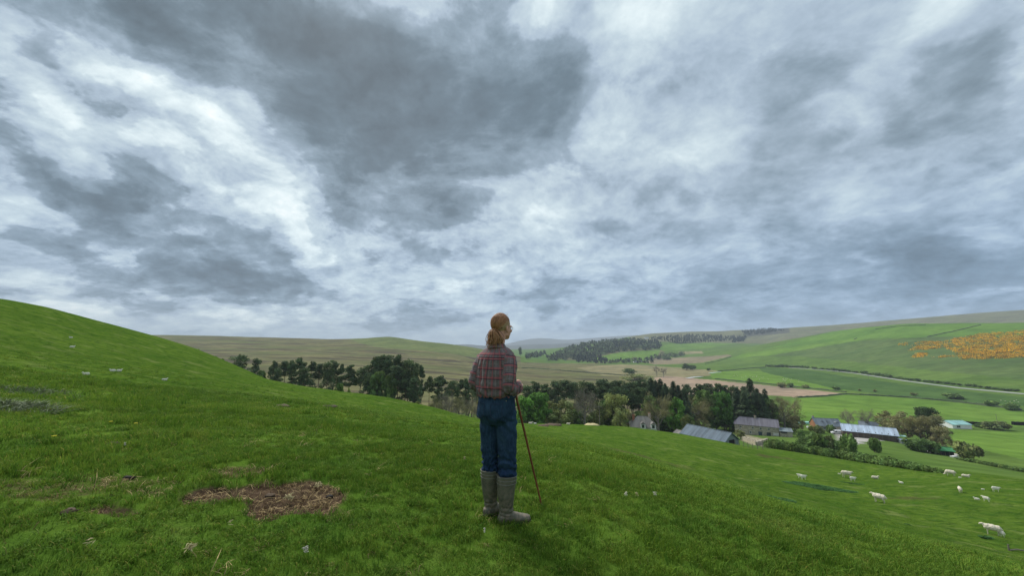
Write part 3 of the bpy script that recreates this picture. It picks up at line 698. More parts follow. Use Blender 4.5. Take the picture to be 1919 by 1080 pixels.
    for s in (1, -1):
        pk = MB(); pts = []
        me_v = getco(jn.data)
        def onj(x_, z_):
            q = mf(x_, -.3, z_); bxs = me_v[:, 0]*math.cos(YAW)-me_v[:, 1]*math.sin(YAW); bys = me_v[:, 0]*math.sin(YAW)+me_v[:, 1]*math.cos(YAW)
            k = np.argmin((bxs-x_)**2+(me_v[:, 2]-z_)**2+(bys > 0)*9); return mf(x_, bys[k]-.003, z_)
        out = [(.035, 1.0), (.135, 1.005), (.138, .90), (.087, .872), (.038, .895)]
        pts = [(x_*s, z_) for x_, z_ in out]
        dense = []
        for i in range(5):
            a_, b_ = pts[i], pts[(i+1) % 5]
            for k in range(6): dense.append((a_[0]+(b_[0]-a_[0])*k/6, a_[1]+(b_[1]-a_[1])*k/6))
        g3 = [onj(*p) for p in dense]; g3.append(g3[0])
        pk.tube(g3, .0022, 5); pk.obj('pocket_seam', simple('seam_thread', (.03, .045, .085), .9), jn)
    rv = MB()
    blob(rv, mf(.155, -.075, 1.028), (.004,)*3, n=8); rv.obj('rivet', simple('brass', (.5, .42, .25), .35, metal=.8), jn)
    # ---------- boots
    for s in (1, -1):
        A_, K = ANK[s], KNE[s]; fy = FYAW[s]; fd = np.array((math.sin(fy), math.cos(fy), 0.)); sd = np.array((math.cos(fy), -math.sin(fy), 0.))
        ax = (K-A_)/np.linalg.norm(K-A_); zt = .395 if s == 1 else .40
        up = lambda z_: A_+ax*((z_-A_[2])/ax[2])
        gz0 = foot_z(s, loc)
        b = MB()
        prof = ((.055, .046, .060, .0), (.09, .048, .062, .0), (.13, .052, .062, -.002), (.17, .060, .066, -.004), (.23, .071, .074, -.008), (.30, .077, .080, -.006), (.36, .080, .084, -.004), (zt, .081, .085, -.002))
        loft(b, [ring(up(z_)+fd*o_, a, c, fy, 28, 2.15) for z_, a, c, o_ in prof])
        fr = []
        for t_, w_, h_, zc in ((-.075, .022, .026, .040), (-.062, .036, .040, .046), (-.035, .043, .052, .056), (.0, .044, .056, .060), (.04, .043, .052, .056), (.08, .046, .042, .046), (.12, .050, .034, .038), (.16, .049, .030, .034), (.195, .038, .026, .031), (.215, .018, .018, .029)):
            n = 24; tt = np.linspace(0, 2*math.pi, n, endpoint=False)
            c0 = np.array((A_[0], A_[1], 0))+fd*t_+np.array((0, 0, zc))
            fr.append(c0+sd*(w_*np.cos(tt))[:, None]+np.array((0, 0, 1.))*(h_*np.sin(tt))[:, None])
        loft(b, fr)
        me = remesh(b, 'rubber_boot', .005, 5); V = getco(me); Nn = getno(me); z_ = V[:, 2]
        dr = np.hypot(V[:, 0]-A_[0], V[:, 1]-A_[1])
        V += Nn*(.0028*np.sin(z_*150+V[:, 0]*20+fbm(V[:, 0]*18, z_*20, 2, 3)*3)*sstep(.17, .13, z_)*sstep(.05, .09, z_)+.003*fbm(V[:, 0]*14+V[:, 1]*9, z_*14, 3, 6)*sstep(.1, .2, z_))[:, None]
        setco(me, V); me.materials.append(mat_boot()); bt = link('rubber_boot', me, body)
        for zb, rr_ in ((zt-.002, .0835), (zt-.030, .0828), (zt-.058, .0815)):
            bd = MB(); c0 = up(zb); k = ring(c0+fd*-.003, rr_-.001, rr_+.004, fy, 36, 2.15); bd.tube(list(k)+[k[0], k[1]], .0026, 6, caps=False); bd.obj('boot_band', mat_boot_rim(), bt, True)
        so = MB(); pr = []
        for t_, w_ in ((-.078, .020), (-.066, .037), (-.03, .044), (.03, .042), (.08, .046), (.13, .050), (.18, .046), (.205, .034), (.218, .016)): pr.append((t_, w_))
        loop = [np.array((A_[0], A_[1], .0))+fd*t_+sd*w_ for t_, w_ in pr]+[np.array((A_[0], A_[1], .0))+fd*t_-sd*w_ for t_, w_ in pr[::-1]]
        so.poly(loop, .020, (0, 0, 1)); so.box(np.array((A_[0], A_[1], -.008))-fd*.04, (.076, .070, .018), rz=-fy)
        so.obj('sole', simple('sole_rubber', (.03, .028, .025), .8), bt)
        bt.location.z = gz0
    # ---------- hair
    build_hair(body)
    # ---------- glasses
    gl = MB()
    for s in (1, -1):
        k = [hm(s*.034+.021*math.cos(a), .108-.010*abs(math.cos(a)) if s*math.cos(a) > 0 else .110, -.004+.017*math.sin(a)) for a in np.linspace(0, 2*math.pi, 17)]
        gl.tube(k, .0011, 5, caps=False)
        gl.tube([hm(s*.055, .098, .002), hm(s*.076, .080, .003), hm(s*.083, .0, .002), hm(s*.084, -.02, -.012)], .0012, 5)
    gl.tube([hm(-.013, .110, .0), hm(0, .114, .003), hm(.013, .110, .0)], .0011, 5)
    go = gl.obj('glasses', simple('wire_frame', (.35, .33, .28), .3, metal=.9), body)
    gm, t, bs = material('lens', .05, .5); bs.inputs['Transmission Weight'].default_value = 1; bs.inputs['IOR'].default_value = 1.03
    for s in (1, -1):
        ln = MB()
        k = [hm(s*.034+.020*math.cos(a), .1075-.010*abs(math.cos(a)) if s*math.cos(a) > 0 else .1095, -.004+.016*math.sin(a)) for a in np.linspace(0, 2*math.pi, 17)[:-1]]
        ln.poly(k, .001, hm(0, 1, 0)-hm(0, 0, 0)); ln.obj('lens', gm, go)
    return root
def foot_z(s, loc):
    w = np.array((ANK[s][0], ANK[s][1])); return g(loc[0]+w[0]+(.09 if s == 1 else .03), loc[1]+w[1])-loc[2]
def mat_plaid():
    m, t, b = material('plaid_flannel', .95, .1); MAT['plaid'] = m
    a = t.attr('plaid', 'Vector'); s = t.node('ShaderNodeSeparateXYZ', {0: a}); wob = t.math('MULTIPLY', t.math('SUBTRACT', t.noise(a, 30, 3, .5), .5), .006)
    def band(x, per, c0, w):   # soft band of half width w centred at c0*per
        f = t.math('FRACT', t.math('ADD', t.math('DIVIDE', x, per), .5-c0)); d = t.math('ABSOLUTE', t.math('SUBTRACT', f, .5))
        return t.mr(d, w, w*.62, 0, 1)
    u = t.math('ADD', t.math('ADD', s.outputs[0], wob), 5.0); v = t.math('ADD', t.math('ADD', s.outputs[1], wob), 5.0)
    c = t.mix(t.mr(t.noise(a, 55, 4, .6), .35, .65), (.112, .092, .092, 1), (.160, .134, .132, 1))
    per = .083
    yz = s.outputs[2]; v = t.math('ADD', v, t.math('MULTIPLY', t.math('GREATER_THAN', yz, .4), .040)); RED, DK, MID = (.34, .085, .095, 1), (.038, .022, .038, 1), (.215, .175, .18, 1)
    c = t.mix(t.math('MULTIPLY', band(u, per, .5, .08), .5), c, MID); c = t.mix(t.math('MULTIPLY', band(v, per, .5, .07), .35), c, MID)
    c = t.mix(t.math('MULTIPLY', band(u, per, .0, .13), .55), c, RED); c = t.mix(t.math('MULTIPLY', band(v, per, .0, .12), .66), c, RED)
    c = t.mix(t.math('MULTIPLY', band(u, per, .16, .045), .55), c, DK); c = t.mix(t.math('MULTIPLY', band(v, per, -.15, .055), .82), c, DK)
    sd_ = t.math('ABSOLUTE', t.math('SUBTRACT', yz, .4)); c = t.mix(t.mr(sd_, .0055, .003, 0, .9), c, (.035, .018, .028, 1))
    t.set(b.inputs['Base Color'], c); n = t.noise(a, 260, 2, .5)
    b.inputs['Sheen Weight'].default_value = .15
    t.set(b.inputs['Normal'], t.node('ShaderNodeBump', {'Height': n, 'Strength': .25, 'Distance': .002}).outputs[0]); return m
def mat_denim():
    if 'denim' in MAT: return MAT['denim']
    m, t, b = material('denim', .9, .12); MAT['denim'] = m
    tc = t.node('ShaderNodeTexCoord').outputs['Object']
    n1 = t.noise(tc, 7, 5, .6); n2 = t.noise(t.vmath('MULTIPLY', tc, (2, 2, .35)), 60, 3, .6)
    c = t.mix(t.mr(n1, .3, .72), (.010, .023, .046, 1), (.028, .058, .100, 1)); c = t.mix(t.mr(n2, .42, .8, 0, .5), c, (.055, .10, .165, 1))
    z = t.node('ShaderNodeSeparateXYZ', {0: tc}).outputs[2]
    c = t.mix(t.mr(z, .62, .42, 0, .45), c, (.010, .024, .075, 1))
    t.set(b.inputs['Base Color'], c)
    t.set(b.inputs['Normal'], t.node('ShaderNodeBump', {'Height': n2, 'Strength': .3, 'Distance': .003}).outputs[0]); return m
def mat_boot():
    if 'boot' in MAT: return MAT['boot']
    m, t, b = material('muddy_rubber', .62, .35); MAT['boot'] = m
    tc = t.node('ShaderNodeTexCoord').outputs['Object']; z = t.node('ShaderNodeSeparateXYZ', {0: tc}).outputs[2]
    n = t.noise(tc, 9, 6, .65); n2 = t.noise(tc, 34, 5, .7)
    c = t.mix(t.mr(n, .35, .65), (.078, .080, .055, 1), (.132, .124, .088, 1))
    mud = t.math('MULTIPLY', t.mr(n2, .42, .62), t.mr(z, .36, .05, .3, 1.0))
    c = t.mix(mud, c, (.21, .165, .12, 1)); c = t.mix(t.mr(n, .60, .72, 0, .6), c, (.17, .14, .10, 1)); t.set(b.inputs['Base Color'], c)
    t.set(b.inputs['Normal'], t.node('ShaderNodeBump', {'Height': n2, 'Strength': .2, 'Distance': .004}).outputs[0]); return m
def mat_boot_rim():
    if 'rim' not in MAT: MAT['rim'] = simple('boot_rim', (.19, .185, .15), .7, .2, 20)
    return MAT['rim']
def mat_hair():
    m, t, b = material('hair', .5, .4); c = t.attr('tint'); t.set(b.inputs['Base Color'], c); return m
def build_hair(body):
    rng = random.Random(3); hr = MB()
    AU, BL, DKH = (.37, .175, .080), (.46, .33, .18), (.13, .05, .025)
    # cap
    V = []; n, m = 22, 32; keep = []
    tie = hm(.004, -.104, -.034)
    # undercap shell
    cap = MB(); blob(cap, hm(0, -.020, .040), (.081, .098, .093), HM, 18)
    Vc = cap.v[0].copy()
    loc = (Vc-HC) @ HM       # to head frame
    # pull hair line: front-lower part tucks inside the head
    low = sstep(.035, -.02, loc[:, 2]+.55*np.clip(-.02-loc[:, 1], -.06, .12)*1.0)
    fr = sstep(.03, .08, loc[:, 1])*sstep(.10, .05, loc[:, 2])
    k = np.maximum(low, fr); loc2 = loc*(1-.22*k)[:, None]
    cap.v[0] = HC+loc2 @ HM.T
    cc = np.tile(np.array(AU)*.8, (len(Vc), 1)); cap.c = [cc]
    hm_ = mat_hair(); hair = cap.obj('hair', hm_, body, True)
    # strands combed back into the tie
    st = MB()
    for i in range(900):
        a = rng.uniform(-1.45, 1.45); e = rng.uniform(-.15, 1.5)
        dx, dy, dz = math.sin(a)*math.cos(e), math.cos(a)*math.cos(e), math.sin(e)
        if dy > .55 and dz < .5: continue
        c0 = np.array((0, -.020, .040)); r = np.array((.083, .099, .096))
        p0 = c0+np.array((dx, dy, dz))*r
        if p0[2] < .0 and p0[1] > -.02: continue
        tl = np.array((.004+rng.gauss(0, .008), -.102, -.034+rng.gauss(0, .010)))
        pts = []
        for t_ in np.linspace(0, 1, 8):
            q = p0*(1-t_)+tl*t_; dq = (q-c0)/r; l = np.linalg.norm(dq); w = 1-sstep(.75, 1, t_)*1.0
            q2 = c0+dq/l*r*(1.0+rng.uniform(0, .025)) if l < 1 else q
            pts.append(hm(*(q2*w+q*(1-w))))
        lat = abs(dx); side = lat+rng.gauss(0, .09) > .78 and e+rng.gauss(0, .09) < .36
        col = np.array(BL if side and rng.random() < .75 else (AU if rng.random() < .6 else (.28, .13, .055) if rng.random() < .6 else DKH))*rng.uniform(.8, 1.2)
        st.tube(pts, [.0010]+[.0018]*6+[.0014], 4, col=col)
    for i in range(46):
        a = rng.uniform(-2.4, 2.4)+math.pi; e = rng.uniform(-.1, .8); dd = np.array((math.sin(a)*math.cos(e), math.cos(a)*math.cos(e), math.sin(e))); q = np.array((0, -.02, .04))+dd*np.array((.083, .099, .096)); w_ = np.array([rng.gauss(0, .010) for _ in range(3)])
        st.tube([hm(*q), hm(*(q+dd*.008+w_)), hm(*(q+dd*.010+w_*1.5+np.array((0, -.01, -.012))))], [.0011, .0009, .0004], 4, col=np.array(AU)*rng.uniform(.9, 1.4))
    st.obj('combed_hair', hm_, hair, True)
    # ponytail
    pt = MB()
    for i in range(420):
        s0 = np.array((.004, -.102, -.034))+np.array([rng.gauss(0, .010) for _ in range(3)])
        L = rng.uniform(.12, .19); sp = rng.gauss(0, .025); bk = rng.gauss(0, .015)
        cu = rng.uniform(-.012, .012)
        pts = [s0, s0+(sp*.7, -.004+bk*.7, -.016), s0+(sp*1.25+cu, .004+bk*1.3, -L*.45), s0+(sp*1.3-cu, .010+bk*1.5, -L*.75), s0+(sp*1.0+cu*1.5, .014+bk*1.2, -L)]
        if i % 11 == 0: pts[-1] = pts[-1]+np.array((rng.uniform(-.01, .01), -.04-rng.random()*.02, .03)); pts[-2] = pts[-2]+np.array((0, -.02, .01))
        col = np.array(AU if rng.random() < .55 else (.42, .23, .11) if rng.random() < .6 else DKH)*rng.uniform(.8, 1.25)
        pt.tube([hm(*p) for p in catmull(pts, 3)], list(np.interp(np.arange(13), [0, 4, 9, 12], [.0018, .0026, .0020, .0005])), 4, col=col)
    pt.obj('ponytail', hm_, hair, True)
    tb = MB(); c = [hm(.004, -.104, -.036)+np.array((.016*math.cos(a)*math.cos(HYAW), -.016*math.cos(a)*math.sin(HYAW), .016*math.sin(a))) for a in np.linspace(0, 2*math.pi, 15)]
    tb.tube(c, .004, 6, caps=False, col=(.05, .03, .03)); tb.obj('hair_tie', hm_, hair, True)
def build_stick(loc):
    lo_ = np.array(loc); gp = GRIP+lo_
    tipx, tipy = STICK_TIP
    tip = np.array((tipx, tipy, g(tipx, tipy)-.012))
    top = lo_+mf(.045, .215, 1.105)
    pts = [tip+(top-tip)*t_ for t_ in np.linspace(0, 1, 26)]
    rg = random.Random(5); pts = [p+np.array((rg.gauss(0, .0006), rg.gauss(0, .0006), 0)) if 0 < i < 25 else p for i, p in enumerate(pts)]
    s = MB(); wood = simple('stick_wood', (.19, .060, .030), .5, .45, 30, .4, streak=(1, 1, .2))
    root = thing('walking_stick', 'long brown wooden walking stick leaning out from the hands to the grass', 'walking stick', tuple(tip))
    loc_ = lambda q: [p-tip for p in q]
    s.tube(loc_(pts), list(np.interp(np.arange(26), [0, 3, 20, 25], [.0080, .0090, .0115, .0125])), 10); s.obj('shaft', wood, root, True)
    f = MB(); f.tube(loc_([tip, tip+(top-tip)*.035]), [.008, .0085], 10); f.obj('ferrule', simple('ferrule_horn', (.28, .30, .22), .5), root, True)
    u = (top-tip)/np.linalg.norm(top-tip)
    h = MB(); a_ = mf(.075, .03, 0); a_ /= np.linalg.norm(a_)
    k = [top, top+u*.03, top+u*.055+a_*.018, top+u*.058+a_*.045, top+u*.035+a_*.068, top-a_*0+a_*.075, top-np.array((0, 0, .035))+a_*.072]
    k = [np.array(q) for q in k]
    h.tube(loc_(catmull(k, 4)), list(np.interp(np.arange(25), [0, 12, 24], [.0115, .0125, .009])), 12); h.obj('handle', simple('handle_horn', (.11, .045, .03), .4, .3, 14), root, True)
    return root
# ================================================================ grass and the small things lying in it
def mat_grass():
    m, t, b = material('grass_blades', .75, .10)
    pos = t.node('ShaderNodeNewGeometry').outputs['Position']; flat = t.vmath('MULTIPLY', pos, (1, 1, 0))
    c = pasture_colour(t, flat); tint = t.attr('tint')
    c = t.mix(1.0, c, tint, 'MULTIPLY')
    c = t.mix(1.0, c, t.mix(t.node('ShaderNodeObjectInfo').outputs['Random'], (.78, .86, .85, 1), (1.38, 1.18, 1.1, 1)), 'MULTIPLY')
    t.set(b.inputs['Base Color'], c)
    b.inputs['Subsurface Weight'].default_value = 0
    tr = t.node('ShaderNodeBsdfTranslucent', {'Color': c}); mx = t.node('ShaderNodeMixShader', {0: .34})
    nt = m.node_tree; out = [n for n in nt.nodes if n.type == 'OUTPUT_MATERIAL'][0]
    nt.links.new(b.outputs[0], mx.inputs[1]); nt.links.new(tr.outputs[0], mx.inputs[2]); nt.links.new(mx.outputs[0], out.inputs[0])
    return m
MAT['grass'] = mat_grass()
def blades(rng, n, rad, h0, h1, w, lean, tint=(1, 1, 1), tips=(1.35, 1.2, 1.1), dead=.04, droop=.5):
    V, Q, T, Cc = [], [], [], []
    for i in range(n):
        a = rng.uniform(0, 2*math.pi); r = rad*math.sqrt(rng.random()); x, y = r*math.cos(a), r*math.sin(a)
        h = rng.uniform(h0, h1); az = rng.uniform(0, 2*math.pi); ln = lean*rng.uniform(.3, 1.3)
        dx, dy = math.cos(az)*ln*h+.18*h, math.sin(az)*ln*h-.10*h
        f = rng.uniform(0, 2*math.pi); wx, wy = math.cos(f)*w/2*rng.uniform(.7, 1.3), math.sin(f)*w/2
        k = len(V); V += [(x-wx, y-wy, -.012), (x+wx, y+wy, -.012), (x+dx*.35-wx*.85, y+dy*.35-wy*.85, h*.62), (x+dx*.35+wx*.85, y+dy*.35+wy*.85, h*.62), (x+dx, y+dy, h*(1-droop*rng.random()*.5))]
        Q.append((k, k+1, k+3, k+2)); T.append((k+2, k+3, k+4))
        v = rng.uniform(.75, 1.25); c = np.array(tint)*v
        if rng.random() < dead: c = np.array((2.6, 1.5, 3.0))*rng.uniform(.6, 1.1)
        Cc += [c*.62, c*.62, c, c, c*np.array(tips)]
    return np.array(V), np.array(Q), np.array(T), np.array(Cc)
TUFTS = bpy.data.collections.new('tufts')       # six kinds of tuft, referred to by the grass only
rg = random.Random(4)
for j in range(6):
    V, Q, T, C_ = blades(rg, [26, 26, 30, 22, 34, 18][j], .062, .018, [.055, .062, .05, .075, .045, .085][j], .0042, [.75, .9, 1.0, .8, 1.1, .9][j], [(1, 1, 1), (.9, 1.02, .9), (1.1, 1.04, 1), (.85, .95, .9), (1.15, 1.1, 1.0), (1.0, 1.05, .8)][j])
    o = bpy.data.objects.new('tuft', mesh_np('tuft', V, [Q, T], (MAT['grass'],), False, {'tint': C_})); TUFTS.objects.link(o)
def inst_group(coll):
    ng = bpy.data.node_groups.new('scatter', 'GeometryNodeTree')
    ng.interface.new_socket('Geometry', in_out='INPUT', socket_type='NodeSocketGeometry'); ng.interface.new_socket('Geometry', in_out='OUTPUT', socket_type='NodeSocketGeometry')
    i = ng.nodes.new('NodeGroupInput'); o = ng.nodes.new('NodeGroupOutput')
    ci = ng.nodes.new('GeometryNodeCollectionInfo'); ci.inputs['Collection'].default_value = coll; ci.inputs['Separate Children'].default_value = True; ci.inputs['Reset Children'].default_value = True
    ip = ng.nodes.new('GeometryNodeInstanceOnPoints'); ip.inputs['Pick Instance'].default_value = True
    def at(nm, ty):
        n = ng.nodes.new('GeometryNodeInputNamedAttribute'); n.data_type = ty; n.inputs[0].default_value = nm; return n.outputs[0]
    ng.links.new(i.outputs[0], ip.inputs['Points']); ng.links.new(ci.outputs[0], ip.inputs['Instance'])
    ng.links.new(at('which', 'INT'), ip.inputs['Instance Index']); ng.links.new(at('turn', 'FLOAT_VECTOR'), ip.inputs['Rotation']); ng.links.new(at('size', 'FLOAT_VECTOR'), ip.inputs['Scale'])
    ng.links.new(ip.outputs[0], o.inputs[0]); return ng
def scatter(name, XYZ, which, turn, size, coll, label):
    me = bpy.data.meshes.new(name); me.vertices.add(len(XYZ)); me.vertices.foreach_set('co', XYZ.astype(np.float32).ravel())
    a = me.attributes.new('which', 'INT', 'POINT'); a.data.foreach_set('value', which.astype(np.int32))
    for nm, d in (('turn', turn), ('size', size)):
        a = me.attributes.new(nm, 'FLOAT_VECTOR', 'POINT'); a.data.foreach_set('vector', d.astype(np.float32).ravel())
    o = link(name, me); md = o.modifiers.new('scatter', 'NODES'); md.node_group = inst_group(coll)
    return tag(o, label, kind='stuff')
def grass():
    X, Y, S, Hh = [], [], [], []
    for r0, r1, dens, sc, hs in ((.7, 3.2, 330, .9, .85), (3.2, 6.5, 240, 1.05, .9), (6.5, 12, 90, 1.6, 1.15), (12, 22, 30, 2.6, 1.6), (22, 75, 7, 3.1, 1.1)):
        A = (r1*r1-r0*r0)*math.radians(75); n = int(A*dens)
        r = np.sqrt(RNG.uniform(r0*r0, r1*r1, n)); a = RNG.uniform(-R(72), R(78), n)
        x, y = r*np.sin(a), r*np.cos(a); X.append(x); Y.append(y); S.append(np.full(n, sc)*RNG.uniform(.7, 1.3, n)); Hh.append(np.full(n, hs)*RNG.uniform(.7, 1.2, n))
    x, y, s, h = map(np.concatenate, (X, Y, S, Hh)); rr_ = np.hypot(x, y); kk = RNG.random(len(x)) < np.where(rr_ > 22, np.exp(-(rr_-22)/17), 1); x, y, s, h = x[kk], y[kk], s[kk], h[kk]; h = h*np.where(rr_[kk] > 30, np.clip(1-(rr_[kk]-30)/70, .4, 1), 1)
    so = soil_mask(x, y)*(np.hypot(x, y) < 9); keep = RNG.random(len(x)) > so*1.25
    x, y, s, h, so = x[keep], y[keep], s[keep], h[keep], so[keep]
    cl = fbm(x*1.1, y*1.1, 4, 40); cl2 = fbm(x*.25, y*.25, 3, 41)
    h = h*np.clip(1.15+1.3*cl+.5*cl2, .75, 2.3)*(1-.5*so)
    which = np.clip((fbm(x*.9, y*.9, 3, 42)*3.5+3+RNG.normal(0, 1.2, len(x))), 0, 5.4).astype(int)
    Z = gz(x, y)
    far = np.hypot(x, y) > 42
    tr = np.stack([RNG.normal(0, .12, len(x)), RNG.normal(0, .12, len(x)), RNG.uniform(0, 6.28, len(x))*.0+RNG.uniform(-.9, .9, len(x))], 1)
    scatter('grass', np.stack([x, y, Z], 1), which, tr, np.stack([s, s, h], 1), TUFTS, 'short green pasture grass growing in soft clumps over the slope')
grass()
DEADC = bpy.data.collections.new('litter')
mdead = simple('dead_grass', (.36, .27, .15), .9, .3, 8, tint=True)
for j in range(3):
    V, Q, T, C_ = blades(rg, 12, .07, .012, [.03, .02, .045][j], .004, 2.2, (1, 1, 1), (1.1, 1.1, 1.1), 0)
    C_ = C_*np.array([(1, .95, .8), (.5, .38, .3), (1.2, 1.15, .95)][j]); o = bpy.data.objects.new('litter', mesh_np('litter', V, [Q, T], (mdead,), False, {'tint': C_})); DEADC.objects.link(o)
def litter():
    n = 26000; x = RNG.uniform(-6, 1, n); y = RNG.uniform(1.5, 7, n); so = soil_mask(x, y); k = RNG.random(n) < sstep(.12, .9, so)*.30+.006; x, y = x[k], y[k]; n = len(x)
    scatter('dead_grass', np.stack([x, y, gz(x, y)], 1), RNG.integers(0, 3, n), np.stack([RNG.normal(0, .2, n), RNG.normal(0, .2, n), RNG.uniform(0, 6.28, n)], 1), np.stack([RNG.uniform(.6, 1.5, n)]*3, 1), DEADC, 'dead brown grass and roots scattered over the bare soil')
litter()
# taller weeds: pale thistles on the left, dark nettles on the right
def plant(name, cat, label, px, py, w, d, n, h, tint, group=None, wid=.03, lean=.8, base=(1, 1, 1)):
    p = hit(px, py)
    if p is None: return
    rg = random.Random(int(px)); V, Q, T, C_ = blades(rg, n, 1.0, h*.35, h, wid, lean, (1, 1, 1), (1.15, 1.15, 1.15), 0)
    cen = V.reshape(-1, 5, 3)[:, :2].mean(1, keepdims=True); off = V.reshape(-1, 5, 3)-cen
    C2 = cen*np.array((w, d, 1)); wx, wy = C2[:, 0, 0]+p.x, C2[:, 0, 1]+p.y; z = gz(wx, wy)-p.z
    rr = np.hypot(cen[:, 0, 0], cen[:, 0, 1]); sc = (1-.6*rr*rr)*(.65+.7*np.abs(fbm(wx*2.5, wy*2.5, 3, 6)))
    off[:, :, 2] *= sc[:, None]; W = C2+off; W[:, :, 2] += (z-C2[:, 0, 2]*0)[:, None]
    m = MAT.get(name) or simple(name+'_leaf', tint, .8, .3, 5, tint=True); MAT[name] = m
    o = link(name, mesh_np(name, W.reshape(-1, 3), [Q, T], (m,), False, {'tint': C_}), loc=p); tag(o, label, cat, group); return o
plant('thistle_clump', 'weed', 'pale grey green thistle clump at the left edge of the grass', 22, 768, .75, .5, 1500, .26, (.16, .19, .10), wid=.012, lean=1.1)
plant('thistle_clump', 'weed', 'smaller pale thistle clump a little uphill of the one at the left edge', 66, 741, 1.0, .7, 1100, .24, (.16, .19, .10), wid=.012, lean=1.1)
plant('nettle_patch', 'weed', 'long dark green nettle patch on the slope below the left pair of lambs', 1536, 914, 4.3, 1.3, 8000, .26, (.045, .125, .028), wid=.06)
plant('nettle_patch', 'weed', 'small dark nettle patch in the grass left of the long nettle patch', 1464, 937, 1.2, .6, 900, .2, (.045, .125, .028), wid=.05)
plant('nettle_patch', 'weed', 'dark nettle clump in front of the ewe with its lamb at the lower right', 1848, 1009, .42, .26, 420, .26, (.030, .095, .035), wid=.04)
plant('nettle_patch', 'weed', 'thin dark nettle strip beside the lamb grazing behind the long nettle patch', 1597, 907, 1.6, .35, 600, .18, (.045, .125, .028), wid=.05)
plant('nettle_patch', 'weed', 'tiny dark weed tuft in the open grass above the ewe and lamb', 1700, 984, .25, .16, 160, .14, (.04, .10, .028), wid=.03)
# litter of the pasture
def lump(name, label, cat, px, py, dims, mat, n=6, group=None, seed=0, rz=0):
    p = hit(px, py)
    rg = np.random.default_rng(seed+int(px)); mb = MB(); blob(mb, (0, 0, 0), (1, 1, 1), n=8); V = mb.v[0]
    f = 1+.38*fbm(V[:, 0]*2+seed, V[:, 1]*2+V[:, 2]*1.7, 3, seed)*1.6; mb.v[0] = V*f[:, None]*np.array(dims)/2+np.array((0, 0, dims[2]*.3))
    o = mb.obj(name, mat, None, True, loc=p); o.rotation_euler.z = rz; return tag(o, label, cat, group)
wool = simple('wool_wisp', (.60, .56, .45), .95, .2, 30); dung = simple('dung', (.03, .024, .02), .9, .4, 20, bump=.5); turf = simple('turf_clod', (.10, .07, .045), .95, .4, 16, bump=.6); strw = simple('straw', (.50, .42, .22), .85, .25, 30)
def wisp(px, py, w, label, mat=wool, n=40, cat='wool', name='wool_tuft', fl=.35):
    p = hit(px, py); rg = random.Random(int(px*3+py)); mb = MB(); w *= .42; n = int(n*.6)
    for i in range(n):
        a = rg.uniform(0, 6.28); r = w*.35*rg.random(); c = np.array((r*math.cos(a), r*.6*math.sin(a), rg.uniform(.02, .055)+w*.1)); d = np.array((rg.gauss(0, 1), rg.gauss(0, 1), rg.gauss(0, fl))); d *= w*.22/np.linalg.norm(d)
        mb.tube([c-d, c+np.array((0, 0, rg.uniform(0, w*.08))), c+d], [.001, .0035, .001], 4)
    return tag(mb.obj(name, mat, None, loc=p), label, cat)
wisp(233, 840, .08, 'white wool tuft lying left of the bare soil patch near a yellow dandelion')
wisp(572, 1045, .11, 'white wool tuft in the grass at the bottom between soil patch and walker')
wisp(355, 1044, .24, 'pale dry grass bunch at the bottom below the bare soil', strw, 34, 'dry grass', 'dry_grass', .15)
wisp(166, 1030, .20, 'single pale bent straw standing at the lower left', strw, 10, 'dry grass', 'dry_grass', .9)
wisp(541, 944, .26, 'yellow dry grass bunch lying on the front edge of the bare soil', strw, 60, 'dry grass', 'dry_grass', .2)
wisp(595, 920, .22, 'pale dry roots on the right side of the bare soil', strw, 30, 'dry grass', 'dry_grass', .3)
wisp(430, 995, .16, 'pale crossed straws in the grass just below the bare soil', strw, 8, 'dry grass', 'dry_grass', .3)
wisp(908, 1005, .05, 'small white wool wisp below the heel of the left boot')
wisp(870, 866, .10, 'cream wool wisp left of the jeans at knee height', strw)
wisp(1173, 934, .12, 'pale wool wisp right of the stick in the middle of the slope')
wisp(1194, 934, .12, 'straw coloured clump beside the pale wool wisp on the slope', strw, 30, 'dry grass', 'dry_grass')
wisp(1228, 933, .14, 'white feather like wisp farthest right of the three beside the stick')
lump('log', 'short charred black log lying at the left end of the worn ground', 'log', 240, 899, (.12, .04, .035), dung, seed=2)
lump('turf_clod', 'mossy turf clod at the lower left of the worn ground', 'clod', 130, 962, (.09, .065, .035), turf, seed=3)
lump('turf_clod', 'round dark clod in the middle of the bare soil', 'clod', 505, 932, (.07, .055, .03), turf, seed=4)
lump('turf_clod', 'blackish clod at the right end of the bare soil', 'clod', 617, 934, (.06, .045, .03), dung, seed=6)
lump('dung_pat', 'brown dung pat in the grass left of the walker at hip height', 'dung', 617, 765, (.5, .3, .14), simple('dry_dung', (.12, .09, .06), .95, .3, 6), seed=8)
lump('dung_pat', 'brown dung pat on the green slope below the gap in the pines', 'dung', 530, 764, (.55, .3, .14), MAT.setdefault('dd', simple('dry_dung', (.13, .10, .06), .95, .3, 6)), seed=9)
lump('dung_pat', 'tan dung pat between the soil patch and the pines', 'dung', 211, 835, (.13, .09, .05), MAT['dd'], seed=10)
for px, py, lab in ((206, 803, 'yellow dandelion highest of the three at the left'), (253, 806, 'yellow dandelion right of the highest one'), (99, 834, 'yellow dandelion nearest the left edge')):
    p = hit(px, py); mb = MB()
    for k in range(14):
        a = k*2.4; r = .004+.0012*k; mb.box((r*math.cos(a), r*math.sin(a), .095), (.007, .004, .008), rz=a)
    r_ = thing('dandelion', lab, 'flower', p, group='dandelions in the pasture'); mb.obj('flower_head', MAT.setdefault('dand', simple('dandelion', (.75, .62, .03), .7)), r_)
    s = MB(); s.tube([(0, 0, -.01), (.002, 0, .05), (0, 0, .093)], .0015, 5); s.obj('stem', MAT['grass'], r_)
